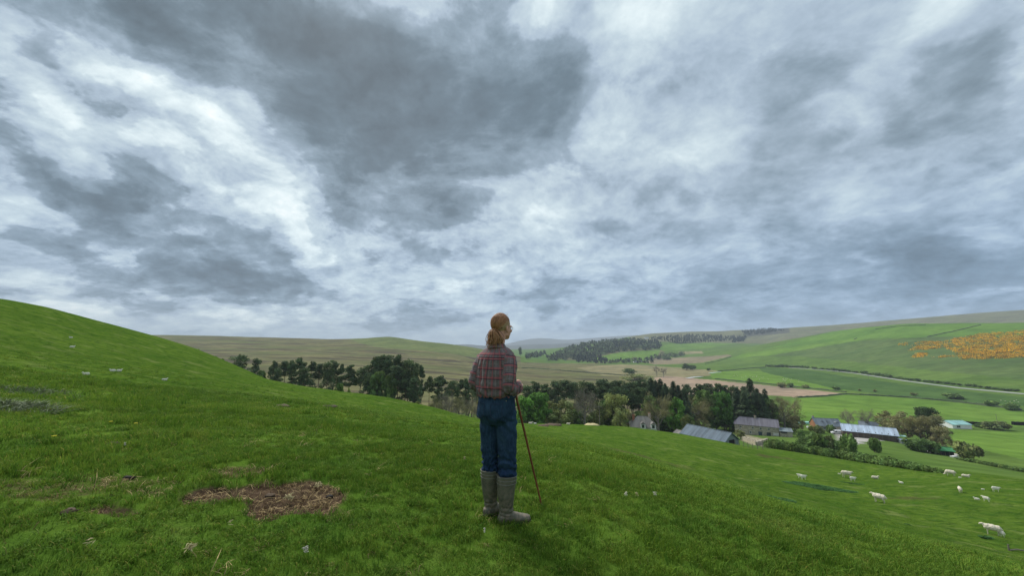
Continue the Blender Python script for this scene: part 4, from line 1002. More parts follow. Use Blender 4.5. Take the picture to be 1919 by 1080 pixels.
# ================================================================ trees
def mat_leaf(name, col, var=.35, rough=.8, trans=.25):
    m, t, b = material(name, rough, .15)
    tc = t.node('ShaderNodeNewGeometry').outputs['Position']
    n = t.noise(tc, .35, 3, .6)
    c = t.mix(t.mr(n, .3, .7, 0, 1), tuple(x*(1-var) for x in col), tuple(x*(1+var) for x in col))
    c = t.mix(1.0, c, t.attr('tint'), 'MULTIPLY')
    c = t.mix(1.0, c, t.mix(t.node('ShaderNodeObjectInfo').outputs['Random'], (.82, .84, .88, 1), (1.2, 1.16, 1.1, 1)), 'MULTIPLY')
    t.set(b.inputs['Base Color'], c)
    if trans:
        tr = t.node('ShaderNodeBsdfTranslucent', {'Color': c}); mx = t.node('ShaderNodeMixShader', {0: trans}); nt = m.node_tree
        out = [x for x in nt.nodes if x.type == 'OUTPUT_MATERIAL'][0]
        nt.links.new(b.outputs[0], mx.inputs[1]); nt.links.new(tr.outputs[0], mx.inputs[2]); nt.links.new(mx.outputs[0], out.inputs[0])
    return m
BARK = simple('bark', (.12, .095, .075), .95, .35, 1.2); PBARK = simple('pine_bark', (.13, .085, .062), .95, .35, 1.0); GBARK = simple('grey_bark', (.20, .18, .155), .95, .3, 1.0)
LEAF = {'pine': mat_leaf('pine_needles', (.088, .130, .056)), 'spruce': mat_leaf('spruce_needles', (.072, .115, .055)), 'green': mat_leaf('spring_leaves', (.125, .25, .045)),
        'olive': mat_leaf('budding_leaves', (.22, .25, .085)), 'dull': mat_leaf('dull_leaves', (.125, .20, .055)), 'bare': mat_leaf('bare_twigs', (.215, .19, .145), .25, .95, 0), 'brown': mat_leaf('brown_buds', (.225, .215, .10), .3, .95, .1), 'gorse': mat_leaf('gorse', (.74, .40, .015), .3)}
def leafcloud(rg, cs, rs, n, size, flat=1.0, shell=.55):
    """n leaf-sized faces spread over clumps cs with radii rs"""
    cs = np.array(cs); rs = np.array(rs); w = rs[:, 0]*rs[:, 1]; pick = rg.choice(len(cs), n, p=w/w.sum())
    d = rg.normal(0, 1, (n, 3)); d /= np.linalg.norm(d, axis=1)[:, None]; r = shell+(1-shell)*rg.random(n)**.6; r[rg.random(n) < .12] *= 1.18
    c = cs[pick]+d*r[:, None]*rs[pick]
    nn = d+rg.normal(0, .7, (n, 3)); nn /= np.linalg.norm(nn, axis=1)[:, None]
    a = np.cross(nn, rg.normal(0, 1, (n, 3))); a /= np.linalg.norm(a, axis=1)[:, None]; b = np.cross(nn, a)
    s = size*(.6+.8*rg.random(n))[:, None]; a *= s; b *= s*(.45+.5*rg.random(n))[:, None]
    V = np.stack([c-a, c-b*.9, c+a*.95+b*.2, c+b], 1)*np.array((1, 1, 1.0)); V = V.reshape(-1, 3)
    ct = (.72+.56*rg.random(len(cs)))[pick]*(.82+.36*rg.random(n)); hue = rg.normal(0, .05, (len(cs), 1))[pick]
    C_ = np.stack([ct*(1+hue[:, 0]), ct, ct*(1-hue[:, 0])], 1)
    return V, np.arange(n*4).reshape(n, 4), np.repeat(C_, 4, 0)
def limb(mb, a, b, r0, r1, rg, n=4, wob=.08):
    a = np.array(a, float); b = np.array(b, float); L = np.linalg.norm(b-a); pts = [a+(b-a)*t+(rg.normal(0, wob*L*.5, 3) if 0 < t < 1 else 0)+np.array((0, 0, -.08*L*math.sin(math.pi*t))) for t in np.linspace(0, 1, n)]
    mb.tube(pts, list(np.linspace(r0, r1, n)), 5, caps=False); return pts
def tree_pine(seed, H=20., W=7., cl=.52, nc=13, nf=1700, lean=0):
    rg = np.random.default_rng(seed); tr = MB(); br = MB()
    top = np.array((rg.normal(0, .5)+lean, rg.normal(0, .5), H*.94)); pts = [np.array((top[0]*t*t+rg.normal(0, .10), top[1]*t*t+rg.normal(0, .10), H*.94*t)) for t in np.linspace(0, 1, 8)]
    pts[0][:] = (0, 0, -1); tr.tube(pts, list(np.linspace(.30, .06, 8)*H/20), 7, caps=False)
    cs, rs = [], []
    for i in range(nc):
        t = cl+(1-cl)*((i+.5)/nc); zb = H*t*.92; bp = np.array([np.interp(zb, [p[2] for p in pts], [p[k] for p in pts]) for k in range(3)])
        a = i*2.4+rg.uniform(-.5, .5); out = W*.5*(1.0-.75*((t-cl)/(1-cl))**2)*rg.uniform(.35, 1.0)
        e = bp+np.array((math.cos(a)*out, math.sin(a)*out, rg.uniform(.1, .06*H))); limb(tr, bp-(0, 0, .5), e, .10*H/20, .04, rg)
        for j in range(2):
            c = e+rg.normal(0, .8, 3)*np.array((1, 1, .4)); cs.append(c); r = rg.uniform(1.0, 1.9)*W/7; rs.append((r, r, r*rg.uniform(.38, .6)))
    cs.append(top+(0, 0, .3)); rs.append((1.2, 1.2, .9)); cs.append(top+(.9, .3, -.9)); rs.append((1.3, 1.3, .7))
    for i in range(int(rg.integers(1, 4))):     # dead snags on the bare stem
        z = H*rg.uniform(.15, max(cl, .2)); a = rg.uniform(0, 6.28); limb(tr, (0, 0, z), (math.cos(a)*1.6, math.sin(a)*1.6, z+.3), .05, .015, rg)
    return tr.mesh('trunk', PBARK, True), leafcloud(rg, cs, rs, nf, .34)
def tree_spruce(seed, H=18., W=6., nf=1700):
    rg = np.random.default_rng(seed); tr = MB(); tr.tube([(0, 0, -1), (.05, 0, H*.5), (0, 0, H*.98)], [.30, .16, .03], 7, caps=False)
    n = nf; t = rg.random(n)**.75*.92; z = H*(1-t*.96)*1.0; lay = np.floor(z/1.05); R_ = W*.5*(1-z/H)**.62*(.60+.5*_h(lay, lay*0, seed))*(.5+.5*rg.random(n)**.5)+.1
    a = rg.random(n)*6.283; lob = 1+.18*np.sin(a*5+lay*2.1); R_ *= lob
    c = np.stack([R_*np.cos(a), R_*np.sin(a), z-.28*R_], 1)
    o = np.stack([np.cos(a), np.sin(a), -.35+0*a], 1); o = o+rg.normal(0, .25, (n, 3)); o /= np.linalg.norm(o, axis=1)[:, None]; s = np.cross(o, (0, 0, 1)); s /= np.linalg.norm(s, axis=1)[:, None]
    L = (.45+.4*rg.random(n))[:, None]; V = np.stack([c-o*L*.6, c-s*L*.42, c+o*L, c+s*L*.42], 1).reshape(-1, 3); ct = .7+.6*rg.random(n)
    return tr.mesh('trunk', BARK, True), (V, np.arange(n*4).reshape(n, 4), np.repeat(np.stack([ct]*3, 1), 4, 0))
def tree_broad(seed, H=14., W=11., base=.18, nf=2400, size=.42, ncl=26, shell=.55):
    rg = np.random.default_rng(seed); tr = MB(); tr.tube([(0, 0, -1), (.1, 0, H*base), (.1, .1, H*.45)], [.36, .28, .18], 8, caps=False); cs, rs = [], []
    for i in range(ncl):
        u = rg.random(); zz = H*(base+.10+(1-base-.22)*((i+.5)/ncl)); t = (zz/H-base)/(1-base); prof = math.sin(math.pi*min(1, .16+.80*t))**.7
        a = i*2.4+rg.uniform(-.4, .4); rr = W*.5*prof*rg.uniform(.25, .88); c = np.array((rr*math.cos(a), rr*math.sin(a), zz+rg.normal(0, .3))); r = rg.uniform(.95, 1.9)*W/11; cs.append(c); rs.append((r, r, r*rg.uniform(.6, .9)))
        if i % 2 == 0: limb(tr, (.1, 0, H*rg.uniform(base, .42)), c, .12, .03, rg)
    return tr.mesh('trunk', BARK, True), leafcloud(rg, cs, rs, nf, size, shell=shell)
def tree_bare(seed, H=14., W=10., nt=3000, tw=.045, ntip=70):
    """bare crown: forking limbs and a haze of twigs"""
    rg = np.random.default_rng(seed); tr = MB(); tr.tube([(0, 0, -1), (0, 0, H*.22), (.1, .1, H*.5)], [.34, .26, .14], 8, caps=False); tips = []
    for i in range(16):
        a = i*2.4+rg.uniform(-.3, .3); z0 = H*rg.uniform(.18, .5); el = rg.uniform(.45, 1.3); L = H*.42*rg.uniform(.7, 1.05)
        e = np.array((math.cos(a)*math.cos(el)*L*W/H*1.3, math.sin(a)*math.cos(el)*L*W/H*1.3, z0+math.sin(el)*L*1.05)); e[2] = min(e[2], H*.93); limb(tr, (0, 0, z0), e*.95, .12, .04, rg)
        for j in range(ntip//16+1):
            q = e+rg.normal(0, 1.0, 3)*np.array((W*.09, W*.09, H*.055)); limb(tr, e*.8+np.array((0, 0, z0))*.2, q, .04, .014, rg, 3); tips.append(q)
    tips = np.array(tips); n = nt; pk = rg.integers(0, len(tips), n); p = tips[pk]+rg.normal(0, .45, (n, 3)); cen = np.array((0, 0, H*.4)); d = p-cen; d /= np.linalg.norm(d, axis=1)[:, None]; d = d+rg.normal(0, .45, (n, 3)); d[:, 2] += .25; d /= np.linalg.norm(d, axis=1)[:, None]
    s = np.cross(d, rg.normal(0, 1, (n, 3))); s /= np.linalg.norm(s, axis=1)[:, None]; L = (.5+.9*rg.random(n))[:, None]; V = np.stack([p-d*L*.5-s*tw*.5, p-d*L*.5+s*tw*.5, p+d*L*.6], 1).reshape(-1, 3); ct = .7+.6*rg.random(n)
    return tr.mesh('trunk', GBARK, True), (V, np.arange(n*3).reshape(n, 3), np.repeat(np.stack([ct]*3, 1), 3, 0))
def bush_mesh(seed, W=2.4, D=2.2, H=1.9, nf=900, size=.22, ncl=8):
    rg = np.random.default_rng(seed); cs = [(rg.uniform(-.32, .32)*W, rg.uniform(-.32, .32)*D, H*rg.uniform(.3, .68)) for _ in range(ncl)]; rs = [(W*.25, D*.25, H*.30*rg.uniform(.8, 1.2)) for _ in cs]
    tr = MB(); 
    for c in cs: tr.tube([(c[0]*.2, c[1]*.2, -.3), (c[0]*.7, c[1]*.7, c[2]*.6), c], [.05, .035, .015], 5, caps=False)
    return tr.mesh('stems', BARK, True), leafcloud(rg, cs, rs, nf, size)
def crown_mesh(lc, mat, name='crown'): return mesh_np(name, lc[0], [lc[1]], (mat,), False, {'tint': lc[2]})
LIB = {}
def lib(kind, var):
    k = (kind, var)
    if k in LIB: return LIB[k]
    s = 100+var*7+len(kind)*31
    if kind == 'pine': tr, lc = tree_pine(s, W=[7, 8.5, 6, 9][var % 4], cl=[.50, .58, .42, .62][var % 4], nc=[15, 17, 14, 16][var % 4], nf=2700); m = LEAF['pine']; H = 20.
    elif kind == 'densepine': tr, lc = tree_pine(s, W=9, cl=.22, nc=24, nf=3800); m = LEAF['pine']; H = 20.
    elif kind == 'spruce': tr, lc = tree_spruce(s, W=[7.5, 9][var % 2], nf=2600); m = LEAF['spruce']; H = 18.
    elif kind == 'green': tr, lc = tree_broad(s, base=.12, nf=4200, ncl=34); m = LEAF['green']; H = 14.
    elif kind == 'olive': tr, lc = tree_broad(s, nf=4200, size=.30, shell=.2, ncl=34); m = LEAF['olive']; H = 14.
    elif kind == 'dull': tr, lc = tree_broad(s, base=.1, nf=4000, ncl=34); m = LEAF['dull']; H = 14.
    elif kind == 'brown': tr, lc = tree_broad(s, base=.12, nf=4200, size=.24, shell=.1, ncl=34); m = LEAF['brown']; H = 14.
    elif kind == 'bare': tr, lc = tree_bare(s); m = LEAF['bare']; H = 14.
    elif kind == 'twiggy': tr, lc = tree_bare(s, nt=3600, tw=.07); m = LEAF['brown']; H = 14.
    elif kind == 'bush': tr, lc = bush_mesh(s); m = LEAF['dull']; H = 1.9
    elif kind == 'palebush': tr, lc = bush_mesh(s); m = LEAF['olive']; H = 1.9
    LIB[k] = (tr, crown_mesh(lc, m), H, {'pine': 8, 'densepine': 9, 'spruce': 8, 'bare': 10, 'twiggy': 10, 'bush': 2.4, 'palebush': 2.4}.get(kind, 11.)); return LIB[k]
NAMES = {'pine': ('scots_pine', 'pine tree'), 'densepine': ('scots_pine', 'pine tree'), 'spruce': ('spruce_tree', 'spruce'), 'green': ('broadleaf_tree', 'tree'), 'olive': ('budding_tree', 'tree'), 'dull': ('broadleaf_tree', 'tree'),
         'brown': ('budding_tree', 'tree'), 'bare': ('bare_tree', 'bare tree'), 'twiggy': ('bare_tree', 'bare tree'), 'bush': ('bush', 'bush'), 'palebush': ('bush', 'bush')}
NT_ = [0]
def tree(kind, px, pytop, Y, wpx, label, group=None, base=None, min_h=None):
    NT_[0] += 1; rg = random.Random(NT_[0]*13+5); var = rg.randrange(4 if kind == 'pine' else 3)
    tr, cr, H, W = lib(kind, var)
    if Y < 0:
        hq = hit(px, -Y, 200)
        if hq is None: return
        Y = hq.y
    p = drop(px, Y); top = P(px, pytop, Y); h = max(top.z-p.z, min_h or .8)
    Yc = Y/ray(px, pytop)[1]; w = wpx/F*Yc
    nm, cat = NAMES[kind]
    r_ = thing(nm, label, cat, p, rg.uniform(-3.1, 3.1), group); sh = h/H; sw = w/W; r_.scale = (sw, sw*rg.uniform(.85, 1.1), sh)
    link('stems' if 'bush' in kind else 'trunk', tr, r_); link('foliage' if 'bush' in kind else 'crown', cr, r_); return r_
ORD = 'first second third fourth fifth sixth seventh eighth ninth tenth eleventh twelfth thirteenth fourteenth fifteenth sixteenth seventeenth eighteenth nineteenth'.split()+['twentieth']+['twenty-'+x for x in 'first second third fourth fifth sixth seventh eighth ninth'.split()]+['thirtieth']+['thirty-'+x for x in 'first second third fourth fifth sixth seventh eighth ninth'.split()]+['fortieth']+['forty-'+x for x in 'first second third fourth fifth sixth seventh eighth ninth'.split()]
# --- pine belt beyond the grassy brow, left of the walker
PB = [(447, 664, 175, 34, 'densepine'), (474, 671, 172, 18, 'densepine'), (486, 692, 165, 22, 'dull'), (508, 677, 176, 20, 'pine'), (516, 688, 170, 18, 'densepine'), (530, 676, 178, 24, 'pine'), (545, 675, 176, 24, 'pine'), (560, 670, 172, 32, 'pine'), (566, 688, 168, 28, 'densepine'), (578, 677, 180, 24, 'pine'),
      (594, 681, 178, 20, 'pine'), (610, 677, 174, 24, 'densepine'), (622, 676, 180, 28, 'pine'), (634, 682, 178, 18, 'pine'), (652, 684, 172, 28, 'pine'), (672, 690, 176, 26, 'pine'), (686, 700, 170, 26, 'densepine'),
      (697, 669, 176, 34, 'pine'), (711, 664, 182, 38, 'pine'), (706, 692, 166, 34, 'dull'), (723, 674, 178, 30, 'densepine'), (737, 666, 180, 26, 'pine'), (744, 684, 170, 28, 'pine'), (752, 676, 184, 28, 'pine'), (762, 672, 178, 30, 'densepine'), (773, 681, 175, 26, 'densepine'), (728, 700, 168, 26, 'dull'), (758, 704, 172, 26, 'pine'), (774, 704, 168, 26, 'densepine'), (788, 684, 180, 17, 'pine'),
      (803, 704, 182, 16, 'pine'), (818, 706, 178, 34, 'pine'), (828, 704, 184, 28, 'pine'), (846, 713, 176, 26, 'pine'), (860, 711, 184, 28, 'pine'), (874, 709, 178, 26, 'pine'), (884, 712, 186, 30, 'pine'), (897, 712, 180, 26, 'pine')]
for i, (px, py, Y, w, k) in enumerate(sorted(PB)):
    look = {'pine': 'bare stemmed dark pine', 'densepine': 'bushy dark pine clothed low down', 'dull': 'low rounded green tree'}[k]
    tree(k, px, py, Y, w, f'{look}, {ORD[i]} from the left beyond the brow', 'trees of the pine belt left of the walker')
for i, (px, py, w, k) in enumerate([(815, 734, 34, 'twiggy'), (836, 731, 44, 'bare'), (858, 738, 40, 'twiggy'), (878, 742, 40, 'bare'), (898, 745, 34, 'twiggy')]):
    tree(k, px, py, 120+6*i, w, f'leafless grey thicket tree, {ORD[i]} from the left under the pines beside the walker', 'bare thicket trees left of the walker')
tree('dull', 633, 716, 110, 26, 'low green bush behind the brow under the gap in the pines')
tree('palebush', 652, 724, 75, 10, 'small white blossoming shrub on the brow between two pine groups')
tree('palebush', 782, 752, 60, 9, 'small grey shrub on the brow below the lone slim pine')
# --- wood behind the farm: dark back row
BW = [(985, 722, 200, 34), (1003, 716, 205, 36), (1022, 720, 200, 34), (1042, 713, 205, 34), (1060, 711, 210, 36), (1078, 716, 205, 32), (1096, 713, 208, 34), (1112, 717, 205, 30), (1127, 711, 210, 34), (1142, 714, 205, 34), (1157, 712, 208, 30), (1172, 718, 205, 32), (1186, 715, 205, 34),
      (1200, 712, 208, 34), (1216, 713, 205, 30), (1252, 722, 205, 34), (1296, 722, 215, 30), (1312, 719, 218, 34), (1330, 719, 220, 30), (1346, 718, 222, 34), (1364, 722, 220, 30), (1380, 722, 222, 28), (1396, 724, 218, 30)]
for i, (px, py, Y, w) in enumerate(BW):
    tree('densepine' if i % 3 == 0 and not 1130 < px < 1225 else 'pine', px, py, Y, w, f'dark pine, {ORD[i]} from the left in the back row of the farm wood', 'back row pines of the farm wood')
for i, (px, py, Y) in enumerate([(1150, 726, 196), (1160, 724, 192), (1168, 728, 198), (1178, 724, 192), (1188, 728, 197), (1198, 724, 193), (1208, 728, 196), (1218, 726, 192), (1140, 728, 195)]):
    tree('pine', px, py, Y, 22, f'straight dark trunked pine in the stand above the cottage, {ORD[i]} planted', 'straight pines above the cottage')
SP = [(1224, 708, 198, 44), (1233, 713, 204, 40), (1242, 710, 200, 44), (1251, 719, 196, 40), (1267, 715, 198, 44), (1276, 722, 202, 40), (1286, 728, 196, 40), (1413, 709, 205, 44), (1386, 726, 205, 38), (1400, 735, 200, 44), (1425, 728, 208, 34), (1440, 729, 208, 34), (1432, 738, 200, 40)]
for i, (px, py, Y, w) in enumerate(SP):
    tree('spruce', px, py, Y, w, f'pointed dark spruce, {ORD[i]} from the left among the spruces of the farm wood' if i != 7 else 'tallest spruce rising above the wood beside the stone farmhouse', 'spruces of the farm wood')
FR = [('green', 1007, 731, 165, 58, 'bright green leafy tree just right of the walker'), ('green', 984, 738, 162, 46, 'bright green tree partly behind the walker and his stick hand'), ('olive', 1030, 752, 172, 40, 'dim olive tree between the bright green tree and the yellowish one'),
      ('olive', 1059, 749, 160, 60, 'yellowish olive budding tree right of the bright green pair'), ('bare', 1097, 721, 158, 56, 'tall leafless grey tree with wide crown left of the cottage'), ('dull', 1082, 765, 165, 40, 'dim low tree at the foot of the tall leafless grey one'),
      ('olive', 1120, 752, 165, 44, 'olive low tree between the leafless grey tree and the broad pale one'), ('olive', 1156, 731, 162, 58, 'broad pale olive budding tree above the cottage left gable'), ('dull', 1142, 745, 168, 40, 'green tinged tree behind the broad pale olive one'),
      ('olive', 1164, 767, 148, 34, 'small dome shaped tree left of the cottage'), ('twiggy', 1235, 728, 165, 56, 'grey leafless tree rising behind the cottage chimney'), ('dull', 1222, 738, 172, 44, 'green tree close behind the cottage roof'),
      ('green', 1272, 745, 168, 38, 'narrow bright green tree between cottage and tin roofed shed'), ('olive', 1288, 777, 160, 26, 'small pale olive tree behind the ridge of the tin roofed shed'), ('twiggy', 1303, 736, 200, 54, 'brown leafless tree with pale stems behind the tin roofed shed'),
      ('olive', 1325, 738, 204, 46, 'thin olive tree left of the lime green one'), ('dull', 1325, 724, 205, 40, 'rounded green tree in the back of the wood left of the lime green one'), ('green', 1361, 729, 200, 38, 'lime green tree high in the middle of the wood'), ('dull', 1343, 758, 205, 52, 'dark green tree behind and left of the farmhouse'),
      ('dull', 1375, 748, 212, 46, 'dark rounded tree above the farmhouse left end'), ('dull', 1368, 766, 208, 40, 'low dark tree touching the farmhouse left end'), ('dull', 1405, 752, 205, 52, 'dark dense tree directly above the farmhouse roof'), ('dull', 1443, 742, 206, 36, 'green tree right of the tallest spruce'),
      ('twiggy', 1472, 738, 204, 56, 'big grey leafless tree at the right end of the wood'), ('twiggy', 1455, 752, 210, 40, 'grey leafless tree just left of the big one at the end of the wood'), ('brown', 1493, 778, 200, 30, 'low brown scrub tree at the right end of the wood'),
      ('olive', 1195, 700, -720, 64, 'broad olive tree standing in the fields behind the pine tops'), ('dull', 1180, 690, -702, 26, 'small round tree left of the broad olive tree in the fields'), ('olive', 1388, 806, 165, 22, 'pale twiggy shrub in front of the farmhouse wall')]
for f in FR: tree(f[0], f[1], f[2], f[3], f[4], f[5])
for i, px in enumerate(range(962, 1500, 22)):   # undergrowth that closes the foot of the wood
    tree('dull' if i % 2 else 'brown', px, 768+(i*7) % 11+(6 if px > 1240 else 0), (186 if px < 1330 else 208)+(i*5) % 9, 34, f'low undergrowth tree, {ORD[i]} from the left along the foot of the farm wood', 'undergrowth at the foot of the farm wood')
# --- trees right of the long shed
RT = [('bare', 1592, 766, 215, 26, 'small leafless tree behind the long shed, left of the pair'), ('bare', 1627, 763, 215, 34, 'pale leafless tree behind the middle of the long shed'), ('brown', 1662, 769, 198, 44, 'brown budding tree behind the right half of the long shed'), ('brown', 1680, 774, 190, 36, 'smaller brown tree between the two big ones by the long shed'),
      ('brown', 1703, 771, 180, 50, 'wide brown tree behind the end of the long shed'), ('twiggy', 1728, 766, 175, 62, 'brown leafless tree right of the long shed end'), ('brown', 1748, 775, 172, 54, 'tall reddish brown tree above the green roofed hut'), ('densepine', 1741, 763, 182, 26, 'dark pine top poking out of the brown trees by the long shed'), ('pine', 1755, 764, 184, 22, 'dark pine at the right of the brown trees by the long shed'), ('pine', 1736, 765, 180, 18, 'small dark pine at the left of the two in the brown trees'),
      ('brown', 1768, 795, 165, 36, 'low brown tree leaning right behind the green roofed hut'), ('bush', 1712, 822, 152, 40, 'dark green shrubbery behind the low wall right of the long shed'), ('bush', 1740, 825, 152, 36, 'dark green shrubbery left of the green roofed hut'), ('palebush', 1817, 828, 140, 34, 'brown leafless bush right of the green roofed hut')]
for f in RT: tree(*f)
# --- scattered field trees and bushes far off
FT = [('bare', 1231, 684, -706, 16, 'leafless tree in the tan field, left of the pair'), ('bare', 1244, 688, -707, 14, 'leafless tree in the tan field, right of the pair'), ('dull', 1286, 681, -694, 18, 'round dark tree by the river bend in mid valley'), ('dull', 1298, 684, -694, 14, 'smaller round dark tree touching the one by the river bend'), ('bush', 1327, 690, -695, 8, 'tiny bush on the river bank right of the round pair'),
      ('palebush', 1465, 717, -727, 16, 'grey bush left of two at the edge of the ploughed field'), ('bush', 1481, 718, -727, 11, 'dark bush right of the grey one at the edge of the ploughed field'), ('palebush', 1509, 721, -728, 12, 'small grey bush in the middle of the ploughed field edge'), ('bush', 1569, 724, -731, 13, 'dark bush at the right tip of the ploughed field'), ('palebush', 1611, 729, -733, 5, 'tiny pale tree beyond the right tip of the ploughed field'),
      ('palebush', 1640, 730, -735, 6, 'thin pale sapling on the field boundary left of the orange bush'), ('palebush', 1713, 736, -742, 10, 'small orange brown bush on the field boundary'), ('bush', 1786, 738, -748, 30, 'wide dark bush on the field boundary in the right'), ('bush', 1862, 750, -762, 20, 'round bush on the field boundary near the right edge'), ('bush', 1893, 755, -769, 24, 'larger round bush nearest the right edge on the boundary'),
      ('dull', 975, 650, 1500, 8, 'tiny dark tree left of the far wood'), ('palebush', 1858, 788, -805, 30, 'brown leafless bush beside the clipped hedge at the right'), ('palebush', 1876, 790, -806, 26, 'second brown leafless bush beside the clipped hedge at the right'), ('bush', 1836, 793, -802, 16, 'small green bush at the left end of the clipped hedge'),
      ('spruce', 1221, 666, -674, 10, 'dark conifer beside the white house in mid valley'), ('spruce', 1234, 668, -674, 8, 'second dark conifer beside the white house in mid valley'), ('dull', 1250, 669, -676, 18, 'low trees right of the white house in mid valley'), ('twiggy', 1190, 668, -677, 10, 'pale bare tree behind the white house in mid valley')]
for f in FT: tree(*f, min_h=2)
for i, px in enumerate(np.concatenate([np.arange(1440, 1520, 9), np.arange(1526, 1910, 13)])):
    py = np.interp(px, [1440, 1500, 1600, 1700, 1919], [686, 688, 697, 711, 734])
    h = hit(px, py+1.5, 250); rg = random.Random(int(px))
    if h is None: continue
    r_ = tree('bush', px, py-2-rg.random()*2.5, h.y, rg.uniform(8, 16), f'low roadside bush, {ORD[i] if i < 49 else i} from the left along the hill road', 'bushes along the hill road', min_h=1.5)
# brow shrubs on the far left skyline
for i, (px, py) in enumerate([(366, 655), (377, 660), (388, 665), (400, 668), (410, 674), (488, 704)]):
    tree('bush', px, py, 80, 13, f'dark scrub bush, {ORD[i]} down the falling brow', 'scrub along the falling brow', min_h=1.2)
# --- far woods that read as one mass
def far_wood(name, label, polys, n, seed, h=(9, 15)):
    rg = np.random.default_rng(seed); V, Fq, Cc = [], [], []; k = 0
    for poly, frac, cols, y0 in polys:
        xs = [p[0] for p in poly]; ys = [p[1] for p in poly]; m = int(n*frac); c = 0; tries = 0
        while c < m and tries < m*6:
            tries += 1
            px, py = rg.uniform(min(xs), max(xs)), rg.uniform(min(ys), max(ys))
            if not inside(np.array([px]), np.array([py]), poly)[0]: continue
            hp = hit(px, py, y0)
            if hp is None: continue
            c += 1; col, conif = cols[rg.integers(len(cols))]; col = np.array(col)*rg.uniform(.75, 1.25); H = rg.uniform(*h)*hp.y/1700; W = H*(.26 if conif else .46)*rg.uniform(.8, 1.2)
            q = 22; u = rg.normal(0, 1, (q, 3)); u /= np.linalg.norm(u, axis=1)[:, None]; 
            if conif: t = rg.random(q); a = rg.random(q)*6.28; cc = np.stack([W*(1-t)*np.cos(a), W*(1-t)*np.sin(a), H*(.1+.9*t)], 1)
            else: cc = u*np.array((W, W, H*.42))+(0, 0, H*.55)
            cc += np.array(hp); a_ = rg.normal(0, 1, (q, 3))*H*.13; b_ = rg.normal(0, 1, (q, 3))*H*.13
            V.append(np.stack([cc-a_, cc-b_, cc+a_, cc+b_], 1).reshape(-1, 3)); Cc.append(np.repeat(col[None, :]*rg.uniform(.8, 1.2, (q, 1)), q*4//q, 0)); k += q
    V = np.concatenate(V); C_ = np.concatenate(Cc)
    m = MAT.get('farleaf') or simple('far_foliage', (1, 1, 1), .95, .2, .01, .05, tint=True); MAT['farleaf'] = m
    tag(link(name, mesh_np(name, V, [np.arange(len(V)).reshape(-1, 4)], (m,), False, {'tint': C_})), label, kind='stuff')
CO, BR, LA = ((.026, .045, .026), True), ((.10, .13, .055), False), ((.13, .16, .07), False)
far_wood('far_woodland', 'mixed wood covering the low hill at the head of the valley', [
    ([(1030, 670), (1060, 655), (1090, 645), (1130, 641), (1180, 637), (1215, 643), (1240, 648), (1235, 656), (1180, 658), (1130, 664), (1112, 676), (1060, 674)], .55, [CO, BR, LA, BR, CO], 1200),
    ([(1080, 671), (1120, 668), (1140, 676), (1138, 682), (1082, 680)], .10, [CO], 1000), ([(984, 667), (1020, 662), (1024, 667), (986, 675)], .05, [CO, CO, BR], 1000), ([(1025, 671), (1060, 666), (1062, 676), (1025, 677)], .05, [CO, BR, LA], 1000),
    ([(1150, 645), (1232, 640), (1236, 646), (1190, 652), (1150, 654)], .08, [CO], 1200), ([(1140, 678), (1225, 674), (1225, 682), (1140, 683)], .05, [BR, LA, CO], 1000), ([(1225, 669), (1280, 662), (1282, 668), (1230, 675)], .03, [BR, LA], 1000)], 1500, 3)
far_wood('far_plantation', 'dark conifer plantation on the ridge at the head of the valley', [
    ([(1215, 634), (1290, 629), (1392, 632), (1362, 640), (1270, 644)], .6, [CO], 1500), ([(1390, 622), (1440, 617), (1470, 620), (1430, 626), (1395, 630)], .25, [CO], 1800), ([(1375, 636), (1400, 632), (1395, 640), (1372, 643)], .15, [CO], 1500)], 800, 4, (6, 9))
# --- gorse in flower
def gorse():
    rg = np.random.default_rng(8); cs, rs = [], []
    polys = [([(1711, 648), (1725, 641), (1770, 641), (1800, 634), (1830, 627), (1870, 623), (1925, 620), (2100, 612), (2100, 660), (1925, 670), (1875, 673), (1840, 674), (1800, 671), (1792, 660), (1770, 652), (1740, 656), (1706, 659)], 2600), ([(1711, 671), (1722, 663), (1735, 661), (1736, 668), (1716, 673)], 50), ([(1746, 669), (1790, 667), (1790, 670), (1746, 671)], 12), ([(1806, 672), (1818, 668), (1816, 674), (1806, 675)], 8), ([(1686, 645), (1702, 643), (1702, 648), (1688, 648)], 8)]
    for poly, n in polys:
        xs = [p[0] for p in poly]; ys = [p[1] for p in poly]; c = 0
        while c < n:
            px, py = rg.uniform(min(xs), max(xs)), rg.uniform(min(ys), max(ys))
            if not inside(np.array([px]), np.array([py]), poly)[0]: continue
            if float(fbm(np.array([px/9.]), np.array([py/4.]), 3, 12)[0]) > .34 and n > 100 and rg.random() < .8: c += 1; continue
            h = hit(px, py, 300); c += 1
            if h is None: continue
            r = rg.uniform(3.0, 5.2); cs.append((h.x, h.y, h.z+.6)); rs.append((r, r, rg.uniform(1.4, 2.6)))
    V, Q, C_ = leafcloud(rg, cs, rs, len(cs)*38, .62)
    k = rg.random(len(V)//4) < .24; C4 = C_.reshape(-1, 4, 3); C4[k] *= np.array((.16, .32, .9)); n = fbm(V[::4, 0]/9, V[::4, 1]/9, 3, 3); C4[n < -.42] *= np.array((.45, .50, .8)); C4[n > .2] *= np.array((1.25, 1.3, 1))
    tag(link('gorse', mesh_np('gorse', V, [Q], (LEAF['gorse'],), False, {'tint': C4.reshape(-1, 3)})), 'orange yellow gorse thicket in flower across the right hillside', kind='stuff')
gorse()
